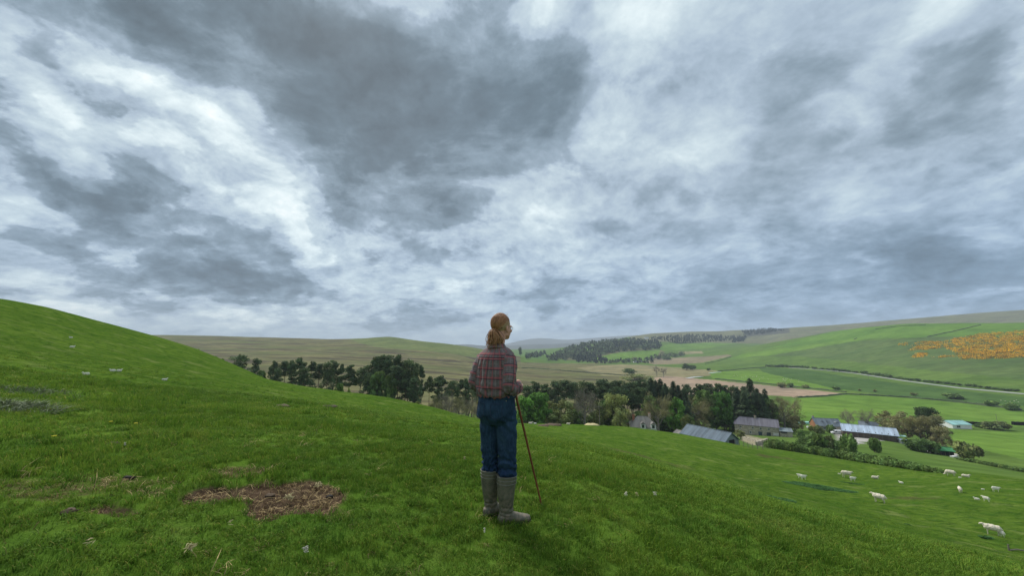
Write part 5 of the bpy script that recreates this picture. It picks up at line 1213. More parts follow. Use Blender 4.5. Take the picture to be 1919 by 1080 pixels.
# ================================================================ farm, road, walls, sheep
def basis(A, B):
    """local frame along ground line A->B: origin A, x towards B, y away from the camera, z up"""
    d = Vector((B.x-A.x, B.y-A.y, 0)); L = d.length; d.normalize(); n = Vector((-d.y, d.x, 0))
    if n.y < 0: n = -n
    return math.atan2(d.y, d.x), L
def sheetmat(name, col, pitch=.35, rust=(.16, .09, .06), streaks=.35, rough=.55, metal=.2):
    """corrugated sheet / slate with weathering, local coordinates"""
    m, t, b = material(name, rough, .35); tc = t.node('ShaderNodeTexCoord').outputs['Object']; s = t.node('ShaderNodeSeparateXYZ', {0: tc})
    n = t.noise(t.vmath('MULTIPLY', tc, (1, .15, .15)), 1.1, 5, .7); n2 = t.noise(tc, .7, 5, .65)
    sh = t.math('FRACT', t.math('DIVIDE', s.outputs[0], pitch*3)); hv = t.noise(t.vmath('MULTIPLY', t.node('ShaderNodeCombineXYZ', {0: t.math('FLOOR', t.math('DIVIDE', s.outputs[0], pitch*3))}).outputs[0], (1.7, 1, 1)), 1, 0)
    c = t.mix(t.mr(n, .3, .7), tuple(x*.72 for x in col)+(1,), tuple(min(x*1.3, .85) for x in col)+(1,))
    c = t.mix(t.mr(hv, .35, .65, 0, .45), c, tuple(min(x*1.6, .9) for x in col)+(1,))
    c = t.mix(t.mr(n2, .55, .72, 0, streaks), c, rust+(1,)); c = t.mix(t.mr(sh, .06, .02, 0, .5), c, tuple(x*.4 for x in col)+(1,))
    t.set(b.inputs['Base Color'], c); b.inputs['Metallic'].default_value = metal
    w = t.math('SINE', t.math('MULTIPLY', s.outputs[0], 6.283/pitch)); t.set(b.inputs['Normal'], t.node('ShaderNodeBump', {'Height': w, 'Strength': .6, 'Distance': .05}).outputs[0]); return m
def stonemat(name, col, mortar=(.32, .29, .24), sc=1.6):
    m, t, b = material(name, .95, .1); tc = t.node('ShaderNodeTexCoord').outputs['Object']
    v = t.node('ShaderNodeTexVoronoi', {'Vector': t.vmath('MULTIPLY', tc, (1, 1, 1.7)), 'Scale': sc}); e = t.node('ShaderNodeTexVoronoi', {'Vector': t.vmath('MULTIPLY', tc, (1, 1, 1.7)), 'Scale': sc}, feature='DISTANCE_TO_EDGE')
    g_ = t.node('ShaderNodeSeparateColor', {0: v.outputs['Color']}).outputs[0]
    c = t.mix(g_, tuple(x*.6 for x in col)+(1,), tuple(x*1.35 for x in col)+(1,)); c = t.mix(t.mr(e.outputs[0], .05, .015), c, mortar+(1,))
    c = t.mix(t.mr(t.noise(tc, .5, 4, .6), .45, .7, 0, .6), c, (.42, .38, .30, 1)); t.set(b.inputs['Base Color'], c); return m
SLATE = sheetmat('slate', (.135, .125, .15), .3, (.20, .17, .15), .35, .7, 0); OLDSLATE = sheetmat('old_slate', (.16, .15, .135), .3, (.24, .22, .17), .6, .85, 0)
TIN = sheetmat('tin_sheet', (.105, .135, .165), .25, (.13, .10, .08), .30, .8, 0); ZINC = sheetmat('pale_sheet', (.33, .40, .49), .3, (.30, .33, .38), .35, .45); LEAN = sheetmat('dull_sheet', (.16, .19, .20), .3)
NEWSL = sheetmat('new_slate', (.12, .145, .17), .3, (.16, .18, .2), .2, .6, 0); GREENR = sheetmat('green_sheet', (.045, .21, .075), .3, (.10, .2, .1), .2, .6); TEAL = sheetmat('teal_sheet', (.26, .46, .43), .4, (.55, .7, .68), .3, .5)
STONE = stonemat('rubble_stone', (.36, .32, .25)); BOARD = sheetmat('dark_board', (.085, .065, .052), .2, (.16, .13, .10), .35, .85, 0); ORANGE = sheetmat('larch_board', (.26, .12, .06), .2, (.2, .12, .08), .2, .8, 0)
DARK = simple('shade_and_tyre_black', (.012, .012, .012), .9); GLASSY = simple('window_glass', (.035, .045, .055), .12, .3, 2, .6); WHITE = simple('white_paint', (.72, .72, .70), .6, .1, 2); RENDERW = simple('limewash', (.60, .59, .55), .9, .2, 1.2); BRICK = simple('red_brick', (.30, .13, .08), .9, .3, 5)  # DARK: flat black painting the shade inside openings, also colours trailer wheels
CONC = simple('concrete', (.36, .34, .31), .95, .25, .5); FENCEW = simple('fence_wood', (.16, .14, .115), .95, .3, 2); MIDW = simple('boundary_wall_stone', (.10, .13, .065), .95, .4, .4)
def gable(name, label, cat, A, B, depth, eave, ridge, wallm, roofm, hip=(0, 0), over=.35, grp=None, open_end=None, backeave=None):
    """long house: front wall on line A-B"""
    rz, L = basis(A, B); z0 = min(A.z, B.z); n = Vector((-math.sin(rz), math.cos(rz), 0))
    r_ = thing(name, label, cat, (A.x, A.y, z0), rz, grp)
    w = MB(); th = .4; D_ = depth; be = backeave if backeave is not None else eave
    w.box((L/2, th/2, eave/2-1), (L, th, eave+2)); w.box((L/2, D_-th/2, be/2-1), (L, th, be+2))
    for x in (th/2, L-th/2):
        if open_end is not None and (x > L/2) == open_end: continue
        hp = hip[0] if x < L/2 else hip[1]
        zt = ridge-.12 if not hp else eave-.02
        w.poly([(x-th/2, th+.002, -2), (x-th/2, D_-th-.002, -2), (x-th/2, D_-th-.002, be-.05), (x-th/2, D_/2, zt), (x-th/2, th+.002, eave-.05)], th, (1, 0, 0))
    w.obj('wall', wallm, r_)
    rf = MB(); o = over; t_ = .14
    h0, h1 = hip; sl = (ridge-eave)/(D_/2)
    fr = [(-o, -o, eave-sl*o*.6), (L+o, -o, eave-sl*o*.6), (L+o-h1, D_/2, ridge), (-o+h0, D_/2, ridge)]
    bk = [(-o, D_+o, be-sl*o*.6), (-o+h0, D_/2, ridge), (L+o-h1, D_/2, ridge), (L+o, D_+o, be-sl*o*.6)]
    nx = max(2, int(L/2.5))
    def slab(q):
        q = [np.array(p, float) for p in q]; V = []; 
        rg = np.random.default_rng(int(L*7))
        if abs(q[0][1]-q[1][1]) < 1e-6:   # front: 0-1 eave, 3-2 ridge
            e0, e1, r0_, r1_ = q[0], q[1], q[3], q[2]
        else: e0, e1, r0_, r1_ = q[0], q[3], q[1], q[2]
        for i in range(nx+1):
            f = i/nx; a = e0+(e1-e0)*f; b_ = r0_+(r1_-r0_)*f; sag = -.06*math.sin(f*9+L)
            V += [a+(0, 0, sag*.5), b_+(0, 0, sag), b_+(0, 0, sag-t_), a+(0, 0, sag*.5-t_)]
        Q = [(4*i+k, 4*i+(k+1) % 4, 4*i+4+(k+1) % 4, 4*i+4+k) for i in range(nx) for k in range(4)]+[(0, 3, 2, 1), (4*nx, 4*nx+1, 4*nx+2, 4*nx+3)]
        rf.add(V, Q)
    slab(fr); slab(bk)
    for hp, x0, sg in ((h0, -o, 1), (h1, L+o, -1)):
        if hp: rf.poly([(x0, -o, eave-.02), (x0+sg*hp, D_/2, ridge), (x0, D_+o, eave-.02)], .12, (0, 0, -1))
    rf.tube([(h0-o, D_/2, ridge+.03), (L+o-h1, D_/2, ridge+.03)], .10, 6)
    ro = rf.obj('roof', roofm, r_); return r_, L, ro
def win(r_, x, z, w, h, y=-.06, glass=None, frame=None, name='window', rows=2):
    f = MB(); 
    for dx, dz, ww, hh in ((0, h/2, w+.16, .1), (0, -h/2, w+.2, .12), (-w/2, 0, .09, h), (w/2, 0, .09, h), (0, 0, .05, h)): f.box((x+dx, y-.01, z+dz), (ww, .12, hh))
    o = f.obj(name, frame or WHITE, r_); g_ = MB(); g_.box((x, y+.02, z), (w-.09, .06, h-.11)); g_.obj('pane', glass or GLASSY, o); return o
def door(r_, x, w, h, mat=None, y=-.05, name='door', z=0):
    d = MB(); d.box((x, y, z+h/2), (w, .1, h)); o = d.obj(name, mat or DARK, r_); k = MB(); k.box((x+w*.35, y-.07, z+h*.5), (.06, .05, .14)); k.obj('handle', FENCEW, o); return o
def chimney(r_, ro, x, y, z, h=1.3, mat=None, pots=2):
    c = MB(); c.box((x, y, z+h/2-.4), (.9, .6, h+.8)); c.box((x, y, z+h+.05), (1.05, .75, .14)); o = c.obj('chimney', mat or STONE, ro)
    for k in range(pots): p = MB(); p.tube([(x-.22+.44*k, y, z+h+.1), (x-.22+.44*k, y, z+h+.55)], [.13, .1], 8); p.obj('chimney_pot', BRICK, o)
# --- stone farmhouse
A, B = drop(1378, 190), drop(1461, 181); fh, L, ro = gable('stone_farmhouse', 'two storey stone farmhouse with purple slate roof below the tallest spruce', 'farmhouse', A, B, 7, 5.0, 7.9, STONE, SLATE, hip=(2.6, 0))
zb = max(0, 0)
for x in (.14, .42, .60, .78): win(fh, L*x, 3.75, .75, .9, rows=1, frame=RENDERW)
win(fh, L*.12, 1.7, .8, 1.1); win(fh, L*.36, 1.6, .8, 1.1)
door(fh, L*.58, 1.5, 2.3, simple('door_blue', (.05, .07, .09), .7)); door(fh, L*.77, 1.6, 2.3, simple('door_grey', (.04, .055, .06), .7)); door(fh, L*.93, 2.2, 1.2, RENDERW, name='boarded_hatch', z=1.2)
chimney(fh, ro, L*.5, 3.5, 7.7, .9, pots=1)
hole = MB()
for k in range(7): hole.box((L-.4-.15*k, 3.5+.9*math.sin(k*2.3), 6.9-.32*k), (.8, .5, .5), rz=k)
hole.obj('broken_gable', simple('rubble', (.20, .18, .16), .95, .5, 2), fh)
A2, B2 = drop(1463, 180), drop(1486, 178); lt, L2, _ = gable('open_lean_to', 'lean to shed with dull sheet roof against the right end of the farmhouse', 'shed', A2, B2, 6, 2.6, 3.6, STONE, LEAN, open_end=None)
d = MB(); d.box((L2*.30, -.03, 2.1), (L2*.55, .12, .8)); d.obj('opening_shade', DARK, lt)  # black slab on the solid wall paints the shaded inside
# --- tin roofed long shed on the brow
A, B = drop(1277, 125), drop(1357, 113); ts, L, _ = gable('tin_roofed_shed', 'long low shed with weathered grey blue tin roof half hidden by the brow', 'shed', A, B, 7.5, 2.3, 4.6, LEAN, TIN)
d = MB(); d.box((L+.03, 3.9, 1.3), (.12, 2.6, 2.6)); d.obj('opening_shade', DARK, ts)  # shade of the open end painted as a black slab
A, B = drop(1261, 134), drop(1282, 130); gable('low_stone_byre', 'low dark roofed byre at the left end of the tin roofed shed', 'shed', A, B, 5, 1.8, 3.0, STONE, OLDSLATE)
# --- cottage: only the roof shows over the brow
A, B = drop(1184, 152), drop(1232, 150); ct, L, ro = gable('cottage', 'grey slated cottage with two chimneys, only its roof showing over the brow', 'cottage', A, B, 8, 3.6, 7.0, RENDERW, OLDSLATE, hip=(3.2, 3.2))
dz = MB()
for x in (L*.46, L*.86):
    q = MB(); q.box((x, .4, 3.9), (1.7, 1.6, 1.7)); o = q.obj('dormer', WHITE, ct); q = MB(); q.poly([(x-1.0, -.6, 4.75), (x+1.0, -.6, 4.75), (x, -.6, 5.6)], 2.6, (0, 1, 0)); q.obj('dormer_roof', OLDSLATE, o); q = MB(); q.box((x, -.43, 3.95), (1.0, .08, 1.2)); q.obj('pane', GLASSY, o)
chimney(ct, ro, L*.14, 4.2, 4.9, 2.2, BRICK); chimney(ct, ro, L*.80, 5.0, 5.3, 2.6, simple('pale_chimney', (.38, .30, .24), .9, .3, 3))
# --- converted barn
A, B = drop(1532, 212), drop(1580, 209); cb, L, ro = gable('converted_barn', 'modern barn house with blue grey slate roof and orange timber gable', 'barn', A, B, 8, 2.8, 6.0, STONE, NEWSL)
for x, z in ((.30, 4.6), (.50, 4.7), (.80, 4.4), (.90, 4.4)):
    s = MB(); y = (z-2.8)/3.2*4; s.box((L*x, y-.12, z+.12), (.8, .9, .08)); s.obj('skylight', WHITE if x == .8 else GLASSY, ro)
gp = MB(); gp.poly([(-.06, .3, -1), (-.06, 7.7, -1), (-.06, 7.7, 2.75), (-.06, 4, 5.85), (-.06, .3, 2.75)], .05, (-1, 0, 0)); gp.obj('timber_gable', ORANGE, cb)
chimney(cb, ro, L*.12, 6.5, 5.0, 1.4, simple('grey_render', (.3, .32, .33), .8)); win(cb, L*.3, 1.5, 1.4, 1.2); win(cb, L*.7, 1.5, 1.4, 1.2)
# --- long boarded shed
A, B = drop(1581, 186), drop(1685, 175); ls, L, ro = gable('long_boarded_shed', 'long dark boarded shed with pale blue grey sheet roof behind the yard', 'shed', A, B, 10, 3.0, 5.3, BOARD, ZINC, over=.5)
d = MB(); d.box((L+.05, 4.5, 1.7), (.12, 6.4, 3.4)); d.obj('doorway_shade', DARK, ls)  # shade inside the shed end, added as a black slab
p = MB()
for k in range(9): p.box((L*(k+.5)/9, -.03, 1.8), (.18, .08, 3.6))
p.obj('cover_post', FENCEW, ls)
q = MB(); q.box((L+1.4, 1.5, 2.9), (2.6, 3.0, .12)); q.box((L+2.6, .2, 1.4), (.15, .15, 3)); q.obj('canopy', TEAL, ls)
A, B = drop(1691, 172), drop(1706, 171); gable('sheet_store', 'small grey metal store at the right end of the long boarded shed', 'shed', A, B, 3, 1.7, 2.1, LEAN, ZINC)
A, B = drop(1612, 215), drop(1648, 210); gable('rear_shed', 'low grey roof showing behind the long boarded shed', 'shed', A, B, 8, 3.0, 5.2, LEAN, NEWSL)
# --- green roofed hut
A, B = drop(1755, 150), drop(1789, 148); gh, L, _ = gable('green_roofed_hut', 'small open fronted hut with bright green roof standing on concrete', 'hut', A, B, 3.6, 2.1, 2.9, BOARD, GREENR, over=.5)
for k in range(4): d = MB(); d.box((L*(.14+.24*k), -.03, 1.0), (L*.17, .1, 1.7)); d.obj('opening_shade', DARK, gh)  # black slabs paint the shade behind the open front
s = MB(); c = (A+B)/2; s.box((L/2, .8, -.04), (L+3, 6, .14)); o = s.obj('concrete_base', CONC, gh)
# --- teal roofed building and clipped hedge on the right
A, B = drop(1786, 262), drop(1822, 262); tb, L, _ = gable('teal_roofed_shed', 'white walled shed with pale turquoise roof beyond the brown trees', 'shed', A, B, 10, 3.0, 4.8, WHITE, TEAL); win(tb, L*.3, 1.6, 2.5, 1.4)
# far houses
A, B = drop(1188, 1290), drop(1204, 1290); fw, L, _ = gable('white_house', 'long white house among trees in mid valley', 'house', A, B, 10, 4.5, 7.5, WHITE, NEWSL); win(fw, L*.3, 2.4, 2, 2); win(fw, L*.7, 2.4, 2, 2)
A, B = drop(1208, 2280, 635), drop(1216, 2280, 635); fw, L, _ = gable('hill_farmhouse', 'tiny white farmhouse on the skyline hill above the far wood', 'house', A, B, 12, 7, 11, WHITE, NEWSL)
# --- clutter of the yard
yard_pts = [(1545, 805), (1575, 798), (1640, 812), (1672, 826), (1600, 838), (1562, 826)]
def patch(name, label, pts, y0, mat, lift=.06, kind='structure', n=26):
    c = [hit(a, b, y0) for a, b in pts]; c = [p for p in c if p is not None]; xs = np.array([p.x for p in c]); ys = np.array([p.y for p in c])
    X, Y = np.meshgrid(np.linspace(xs.min(), xs.max(), n), np.linspace(ys.min(), ys.max(), n)); poly = [(p.x, p.y) for p in c]
    m = inside(X.ravel(), Y.ravel(), poly).reshape(n, n); V = np.stack([X, Y, gz(X, Y)+lift], -1).reshape(-1, 3)
    Q = [(i*n+j, i*n+j+1, (i+1)*n+j+1, (i+1)*n+j) for i in range(n-1) for j in range(n-1) if m[i, j] and m[i, j+1] and m[i+1, j] and m[i+1, j+1]]
    if Q: tag(link(name, mesh_np(name, V, np.array(Q), (mat,), True)), label, kind=kind)
patch('yard', 'pale concrete and gravel farmyard', yard_pts, 130, CONC)
patch('yard', 'earthy ground in front of the stone farmhouse', [(1370, 805), (1450, 826), (1480, 838), (1440, 842), (1390, 832)], 120, simple('yard_earth', (.22, .20, .12), .95, .3, .3))
patch('path', 'pale track beside the low wall leading to the hut', [(1700, 832), (1760, 846), (1800, 852), (1800, 856), (1745, 850), (1695, 836)], 120, CONC)
def strip(name, label, pts, y0, w, mat, h=.08, kind='structure', step=6, zrough=0, cat=None, grp=None, seed=1, wallh=None):
    xs = np.arange(pts[0][0], pts[-1][0]+1e-6, step); a = np.array(pts, float); ys = np.interp(xs, a[:, 0], a[:, 1]); c = [hit(x_, y_, y0) for x_, y_ in zip(xs, ys)]; c = [np.array(p) for p in c if p is not None]
    if len(c) < 2: return
    c = np.array(c); 
    for _ in range(2): c[1:-1] = (c[:-2]+2*c[1:-1]+c[2:])/4
    n = len(c); T = np.gradient(c, axis=0); T[:, 2] = 0; T /= np.linalg.norm(T, axis=1)[:, None]+1e-9; N_ = np.stack([-T[:, 1], T[:, 0], 0*T[:, 0]], 1)
    V = []; rg = np.random.default_rng(seed)
    for i in range(n):
        l, r = c[i]+N_[i]*w/2, c[i]-N_[i]*w/2; l[2] = g(l[0], l[1]); r[2] = g(r[0], r[1]); H_ = (wallh or h)*(1+zrough*rg.uniform(-1, 1)); z = min(l[2], r[2])
        if wallh: V += [(l[0], l[1], z-1), (l[0], l[1], z+H_), (r[0], r[1], z+H_), (r[0], r[1], z-1)]
        else: V += [(l[0], l[1], l[2]-.5), (l[0], l[1], l[2]+h), (r[0], r[1], r[2]+h), (r[0], r[1], r[2]-.5)]
    Q = [(4*i+k, 4*i+k+1, 4*i+5+k, 4*i+4+k) for i in range(n-1) for k in range(3)]+[(0, 3, 2, 1), (4*n-4, 4*n-3, 4*n-2, 4*n-1)]
    o = link(name, mesh_np(name, V, np.array(Q), (mat,), False)); tag(o, label, cat, grp, kind); return c
strip('road', 'pale narrow road running along the foot of the hill', [(1478, 689.5), (1500, 691), (1560, 695.5), (1600, 700), (1700, 715), (1800, 728), (1919, 739), (2080, 752)], 250, 3.8, simple('pale_tarmac', (.29, .29, .28), .9, .12, .1), .25)
strip('river', 'short pale bends of the valley river', [(1288, 709.5), (1300, 707.5), (1316, 706.5)], 400, 7, simple('pale_water', (.45, .47, .48), .3, .1, .1), .3, step=3)
strip('river', 'short pale bend of the river by the ploughed field tip', [(1330, 700), (1340, 698.5), (1352, 698)], 400, 7, simple('pale_water', (.45, .47, .48), .3, .1, .1), .3, step=3)
WL = [('drystone wall crossing the right hillside above the gorse', [(1738, 632), (1760, 627), (1790, 621), (1815, 615), (1840, 608.5)], 5), ('drystone wall along the top of the bright hill field', [(1640, 618), (1680, 612.5), (1738, 609)], 5), ('low wall between ploughed field and the bright field below', [(1495, 746), (1540, 744), (1585, 739.5), (1700, 746), (1800, 755), (1919, 770)], 6),
      ('field boundary between the ploughed field and the sheep field', [(1340, 711), (1440, 720.5), (1500, 727), (1586, 736)], 6), ('field boundary running from the river bend to the hill road', [(1345, 697), (1400, 691.5), (1436, 689)], 5), ('wall dividing the green hill fields left of the gorse', [(1322, 682), (1352, 676), (1372, 668)], 4),
      ('dark track bank crossing the moor behind the walker right side', [(978, 690), (1020, 692), (1060, 696), (1120, 701), (1178, 705)], 7), ('short wall on the hill shoulder left of the gorse', [(1600, 637), (1606, 634)], 3)]
for lab, pts, st_ in WL: strip('drystone_wall', lab, pts, 200, 1.2, MIDW, wallh=1.5, kind=None, cat='wall', step=st_, zrough=.3)
def near_wall(label, pts, y0, h, w, mat, step=3, name='drystone_wall', cat='wall'): return strip(name, label, pts, y0, w, mat, wallh=h, kind=None, cat=cat, step=step, zrough=.12)
near_wall('broken stone pen wall in front of the farmhouse', [(1392, 825), (1410, 829), (1428, 833)], 110, 1.3, .6, STONE)
near_wall('second stone pen wall nearer the dark hedge', [(1418, 836), (1432, 831), (1440, 828)], 110, 1.3, .6, STONE)
near_wall('low stone wall running right of the long boarded shed', [(1705, 833), (1725, 836), (1748, 843)], 125, 1.1, .6, STONE)
near_wall('stone wall line along the foot of the wood behind the walker', [(968, 791), (1000, 791.5), (1028, 792)], 130, 1.4, .7, MIDW)
near_wall('low wall behind the cottage under the straight pines', [(1188, 776), (1210, 779)], 130, 1.2, .6, MIDW)
strip('clipped_hedge', 'dark clipped hedge right of the turquoise roofed shed', [(1802, 796), (1842, 798)], 230, 1.6, LEAF['dull'], wallh=2.2, kind=None, cat='hedge', step=4, zrough=.1)
strip('clipped_hedge', 'dark clipped hedge at the right edge of the picture', [(1898, 797), (1990, 800)], 220, 1.6, LEAF['dull'], wallh=2.2, kind=None, cat='hedge', step=4, zrough=.1)
# --- hedges
def hedge(label, pts, y0, w, h, seed, n=9000, mat='dull', tint=1.0, name='hedge'):
    a = np.array(pts, float); xs = np.arange(a[0, 0], a[-1, 0]+.1, 5); ys = np.interp(xs, a[:, 0], a[:, 1]); c = [hit(x_, y_, y0) for x_, y_ in zip(xs, ys)]; c = np.array([np.array(p) for p in c if p is not None]); rg = np.random.default_rng(seed); cs, rs = [], []
    L = np.concatenate([[0], np.cumsum(np.linalg.norm(np.diff(c, axis=0), axis=1))]); 
    for s_ in np.arange(0, L[-1], w*.33):
        p = np.array([np.interp(s_, L, c[:, k]) for k in range(3)]); f = s_/L[-1]; ta = .45+.55*min(1, min(f, 1-f)*8); hh = (h if np.isscalar(h) else np.interp(f, [0, 1], h))*ta*rg.uniform(.8, 1.15); ww = (w if np.isscalar(w) else w)*ta
        p[:2] += rg.normal(0, .12*w, 2); cs.append(p+(0, 0, hh*.42)); rs.append((ww*.55, ww*.55, hh*.56))
    V, Q, C_ = leafcloud(rg, cs, rs, n, .20, shell=.6); o = link(name, mesh_np(name, V, [Q], (LEAF[mat],), False, {'tint': C_*tint})); return tag(o, label, 'hedge')
hedge('long dark green hedge between the sheep pasture and the farm', [(1432, 838), (1480, 846), (1540, 855), (1600, 865), (1680, 876), (1740, 884), (1785, 889)], 60, 2.2, (2.9, 1.0), 1, 26000)
hedge('bushy hedge behind the long one, below the farmyard', [(1495, 832), (1530, 838), (1570, 845), (1600, 852)], 100, 3.0, 3.2, 2, 14000)
hedge('scrub hedge running down the right side field', [(1795, 862), (1830, 869), (1880, 879), (1919, 886), (1990, 900)], 90, 1.0, 1.1, 3, 6000, tint=.8)
for i, (k, px, py, Y, w, lab) in enumerate([('bush', 1540, 812, 125, 34, 'round green bush left of the white van behind the hedge'), ('palebush', 1557, 813, 128, 22, 'pale green bush right of the round one below the yard'), ('bush', 1592, 815, 118, 30, 'dark round bush at the near edge of the yard'), ('bush', 1641, 821, 128, 22, 'small bush in front of the long boarded shed'), ('bush', 1518, 820, 128, 40, 'broad bush at the left end of the yard'),
      ('palebush', 1530, 795, 200, 20, 'pale bush at the left gable of the converted barn'), ('bush', 1556, 797, 200, 16, 'small bush in front of the converted barn'), ('bush', 1500, 806, 165, 16, 'bush right of the lean to shed')]): tree(k, px, py, Y, w, lab, min_h=1.5)
# --- vehicles
def van(px, Y, rz, label, body, name='parked_van'):
    p = drop(px, Y); r_ = thing(name, label, 'van', p, rz); b = MB()
    prof = [(-2.4, .35), (2.35, .35), (2.4, .95), (1.55, 1.12), (.85, 1.85), (-2.2, 1.95), (-2.4, 1.2)]
    b.poly([(x, -.9, z) for x, z in prof], 1.8, (0, 1, 0)); b.obj('body', body, r_)
    wn = MB(); wn.poly([(x, -.93, z) for x, z in ((1.35, 1.15), (.85, 1.72), (.2, 1.76), (.2, 1.15))], 1.86, (0, 1, 0)); wn.obj('window', GLASSY, r_)
    ws = MB(); ws.poly([(1.50, -.78, 1.17), (1.50, .78, 1.17), (.90, .72, 1.78), (.90, -.72, 1.78)], .05, (.6, 0, .6)); ws.obj('windscreen', GLASSY, r_)
    for x in (-1.5, 1.5):
        for y in (-.82, .82): w = MB(); w.tube([(x, y-.1, .33), (x, y+.1, .33)], .33, 14); w.obj('wheel', simple('tyre', (.02, .02, .02), .9), r_)
van(1569, 196, R(160), 'white van parked at the back of the farmyard', simple('van_white', (.75, .76, .78), .35, .05, 1)); van(1580, 203, R(150), 'dark blue vehicle parked behind the white van', simple('van_blue', (.02, .03, .06), .35, .05, 1), 'parked_car')
def box_thing(px, py, y0, dims, mat, name, label, cat, rz=0, legs=True):
    p = hit(px, py, y0); r_ = thing(name, label, cat, p, rz); b = MB(); b.box((0, 0, dims[2]*.62), (dims[0], dims[1], dims[2]*.7)); b.box((0, 0, dims[2]*.99), (dims[0]*1.06, dims[1]*1.06, .05)); b.obj('body', mat, r_)
    if legs:
        for x in (-.35, .35): w = MB(); w.tube([(x*dims[0], -dims[1]*.5, dims[2]*.2), (x*dims[0], dims[1]*.5, dims[2]*.2)], dims[2]*.22, 10); w.obj('wheel', DARK, r_)
box_thing(1640, 841, 90, (3.0, 1.6, 1.0), WHITE, 'farm_trailer', 'small white trailer on the grass behind the hedge', 'trailer', .2)
box_thing(1720, 833, 120, (1.8, 1.2, 1.3), RENDERW, 'feed_bin', 'cream feed bin by the low wall right of the long shed', 'bin', .3, False)
box_thing(1787, 858, 110, (1.8, 1.0, .5), WHITE, 'water_trough', 'white trough on the grass in front of the green roofed hut', 'trough', .2, False)
box_thing(1519, 803, 150, (3.4, 1.4, .9), WHITE, 'boat_trailer', 'white covered trailer on the grass left of the converted barn', 'trailer', -.3)
box_thing(1508, 796, 150, (6, 3, 1.6), TEAL, 'covered_load', 'pale blue covered stack left of the converted barn', 'stack', -.2, False)
def pole(px, py, y0, h, label, name='wooden_pole', cat='pole', arm=True, r=.11):
    p = hit(px, py, y0); r_ = thing(name, label, cat, p); a = MB(); a.tube([(0, 0, -.5), (0, 0, h)], [r, r*.75], 8); a.obj('post', FENCEW, r_)
    if arm: b = MB(); b.box((0, 0, h-.4), (1.3, .1, .12)); b.obj('crossarm', FENCEW, r_)
for px, py, y0, h, lab in ((1254, 808, 100, 6.5, 'wooden pole between the cottage and the tin roofed shed'), (1124, 799, 88, 4.5, 'wooden pole at the brow left of the cottage'), (1329, 822, 88, 5.5, 'wooden pole standing before the tin roofed shed'), (1434, 783, 190, 7, 'wooden pole behind the farmhouse ridge'), (1870, 798, 200, 8, 'wooden pole beside the brown bushes at the right'), (1628, 712, 300, 11, 'pole beside the hill road')): pole(px, py, y0, h, lab)
# fence posts by the hedge foot, lower right broken post
for i, (px, py) in enumerate([(1378, 834), (1386, 836), (1394, 838), (1402, 840), (1411, 842), (1420, 843), (1430, 845)]): pole(px, py, 70, 1.1, f'short fence post, {ORD[i]} from the left below the stone pen', 'fence_post', 'post', False, .06)
p = hit(1891, 1033); r_ = thing('broken_post', 'broken grey post with its rail lying in the grass at the lower right', 'post', p, .2); a = MB(); a.tube([(0, 0, -.1), (.01, 0, .15), (.03, .01, .38)], [.05, .05, .04], 8); a.obj('post', FENCEW, r_); a = MB(); a.tube([(.12, 0, .03), (.7, -.05, .02), (1.4, -.18, -.10)], [.04, .045, .04], 7); a.obj('rail', FENCEW, r_)
pole(962, 790, 120, 1.4, 'fence post at the wall behind the walker stick hand', 'fence_post', 'post', False, .08)
for i, (px, py, w, col, lab) in enumerate([(1035, 797, 3.2, turf, 'brown earth heap on the brow right of the stick'), (1018, 798, 2.0, turf, 'small brown earth heap beside the larger one on the brow'), (1108, 796.5, 3.4, strw, 'tan heap on the brow below the leafless grey tree'), (1093, 795.5, 2.2, simple('grey_heap', (.2, .2, .17), .9, .3, 3), 'grey heap left of the tan heap on the brow')]):
    h = hit(px, py+1, 40); mb = MB(); blob(mb, (0, 0, 0), (w/2, w/3, w*.11), n=8); V = mb.v[0]; mb.v[0] = V*(1+.4*fbm(V[:, 0]*1.5, V[:, 1]*1.5+i, 3, i))[:, None]; o = mb.obj('spoil_heap', col, None, True, loc=h); tag(o, lab, 'heap')
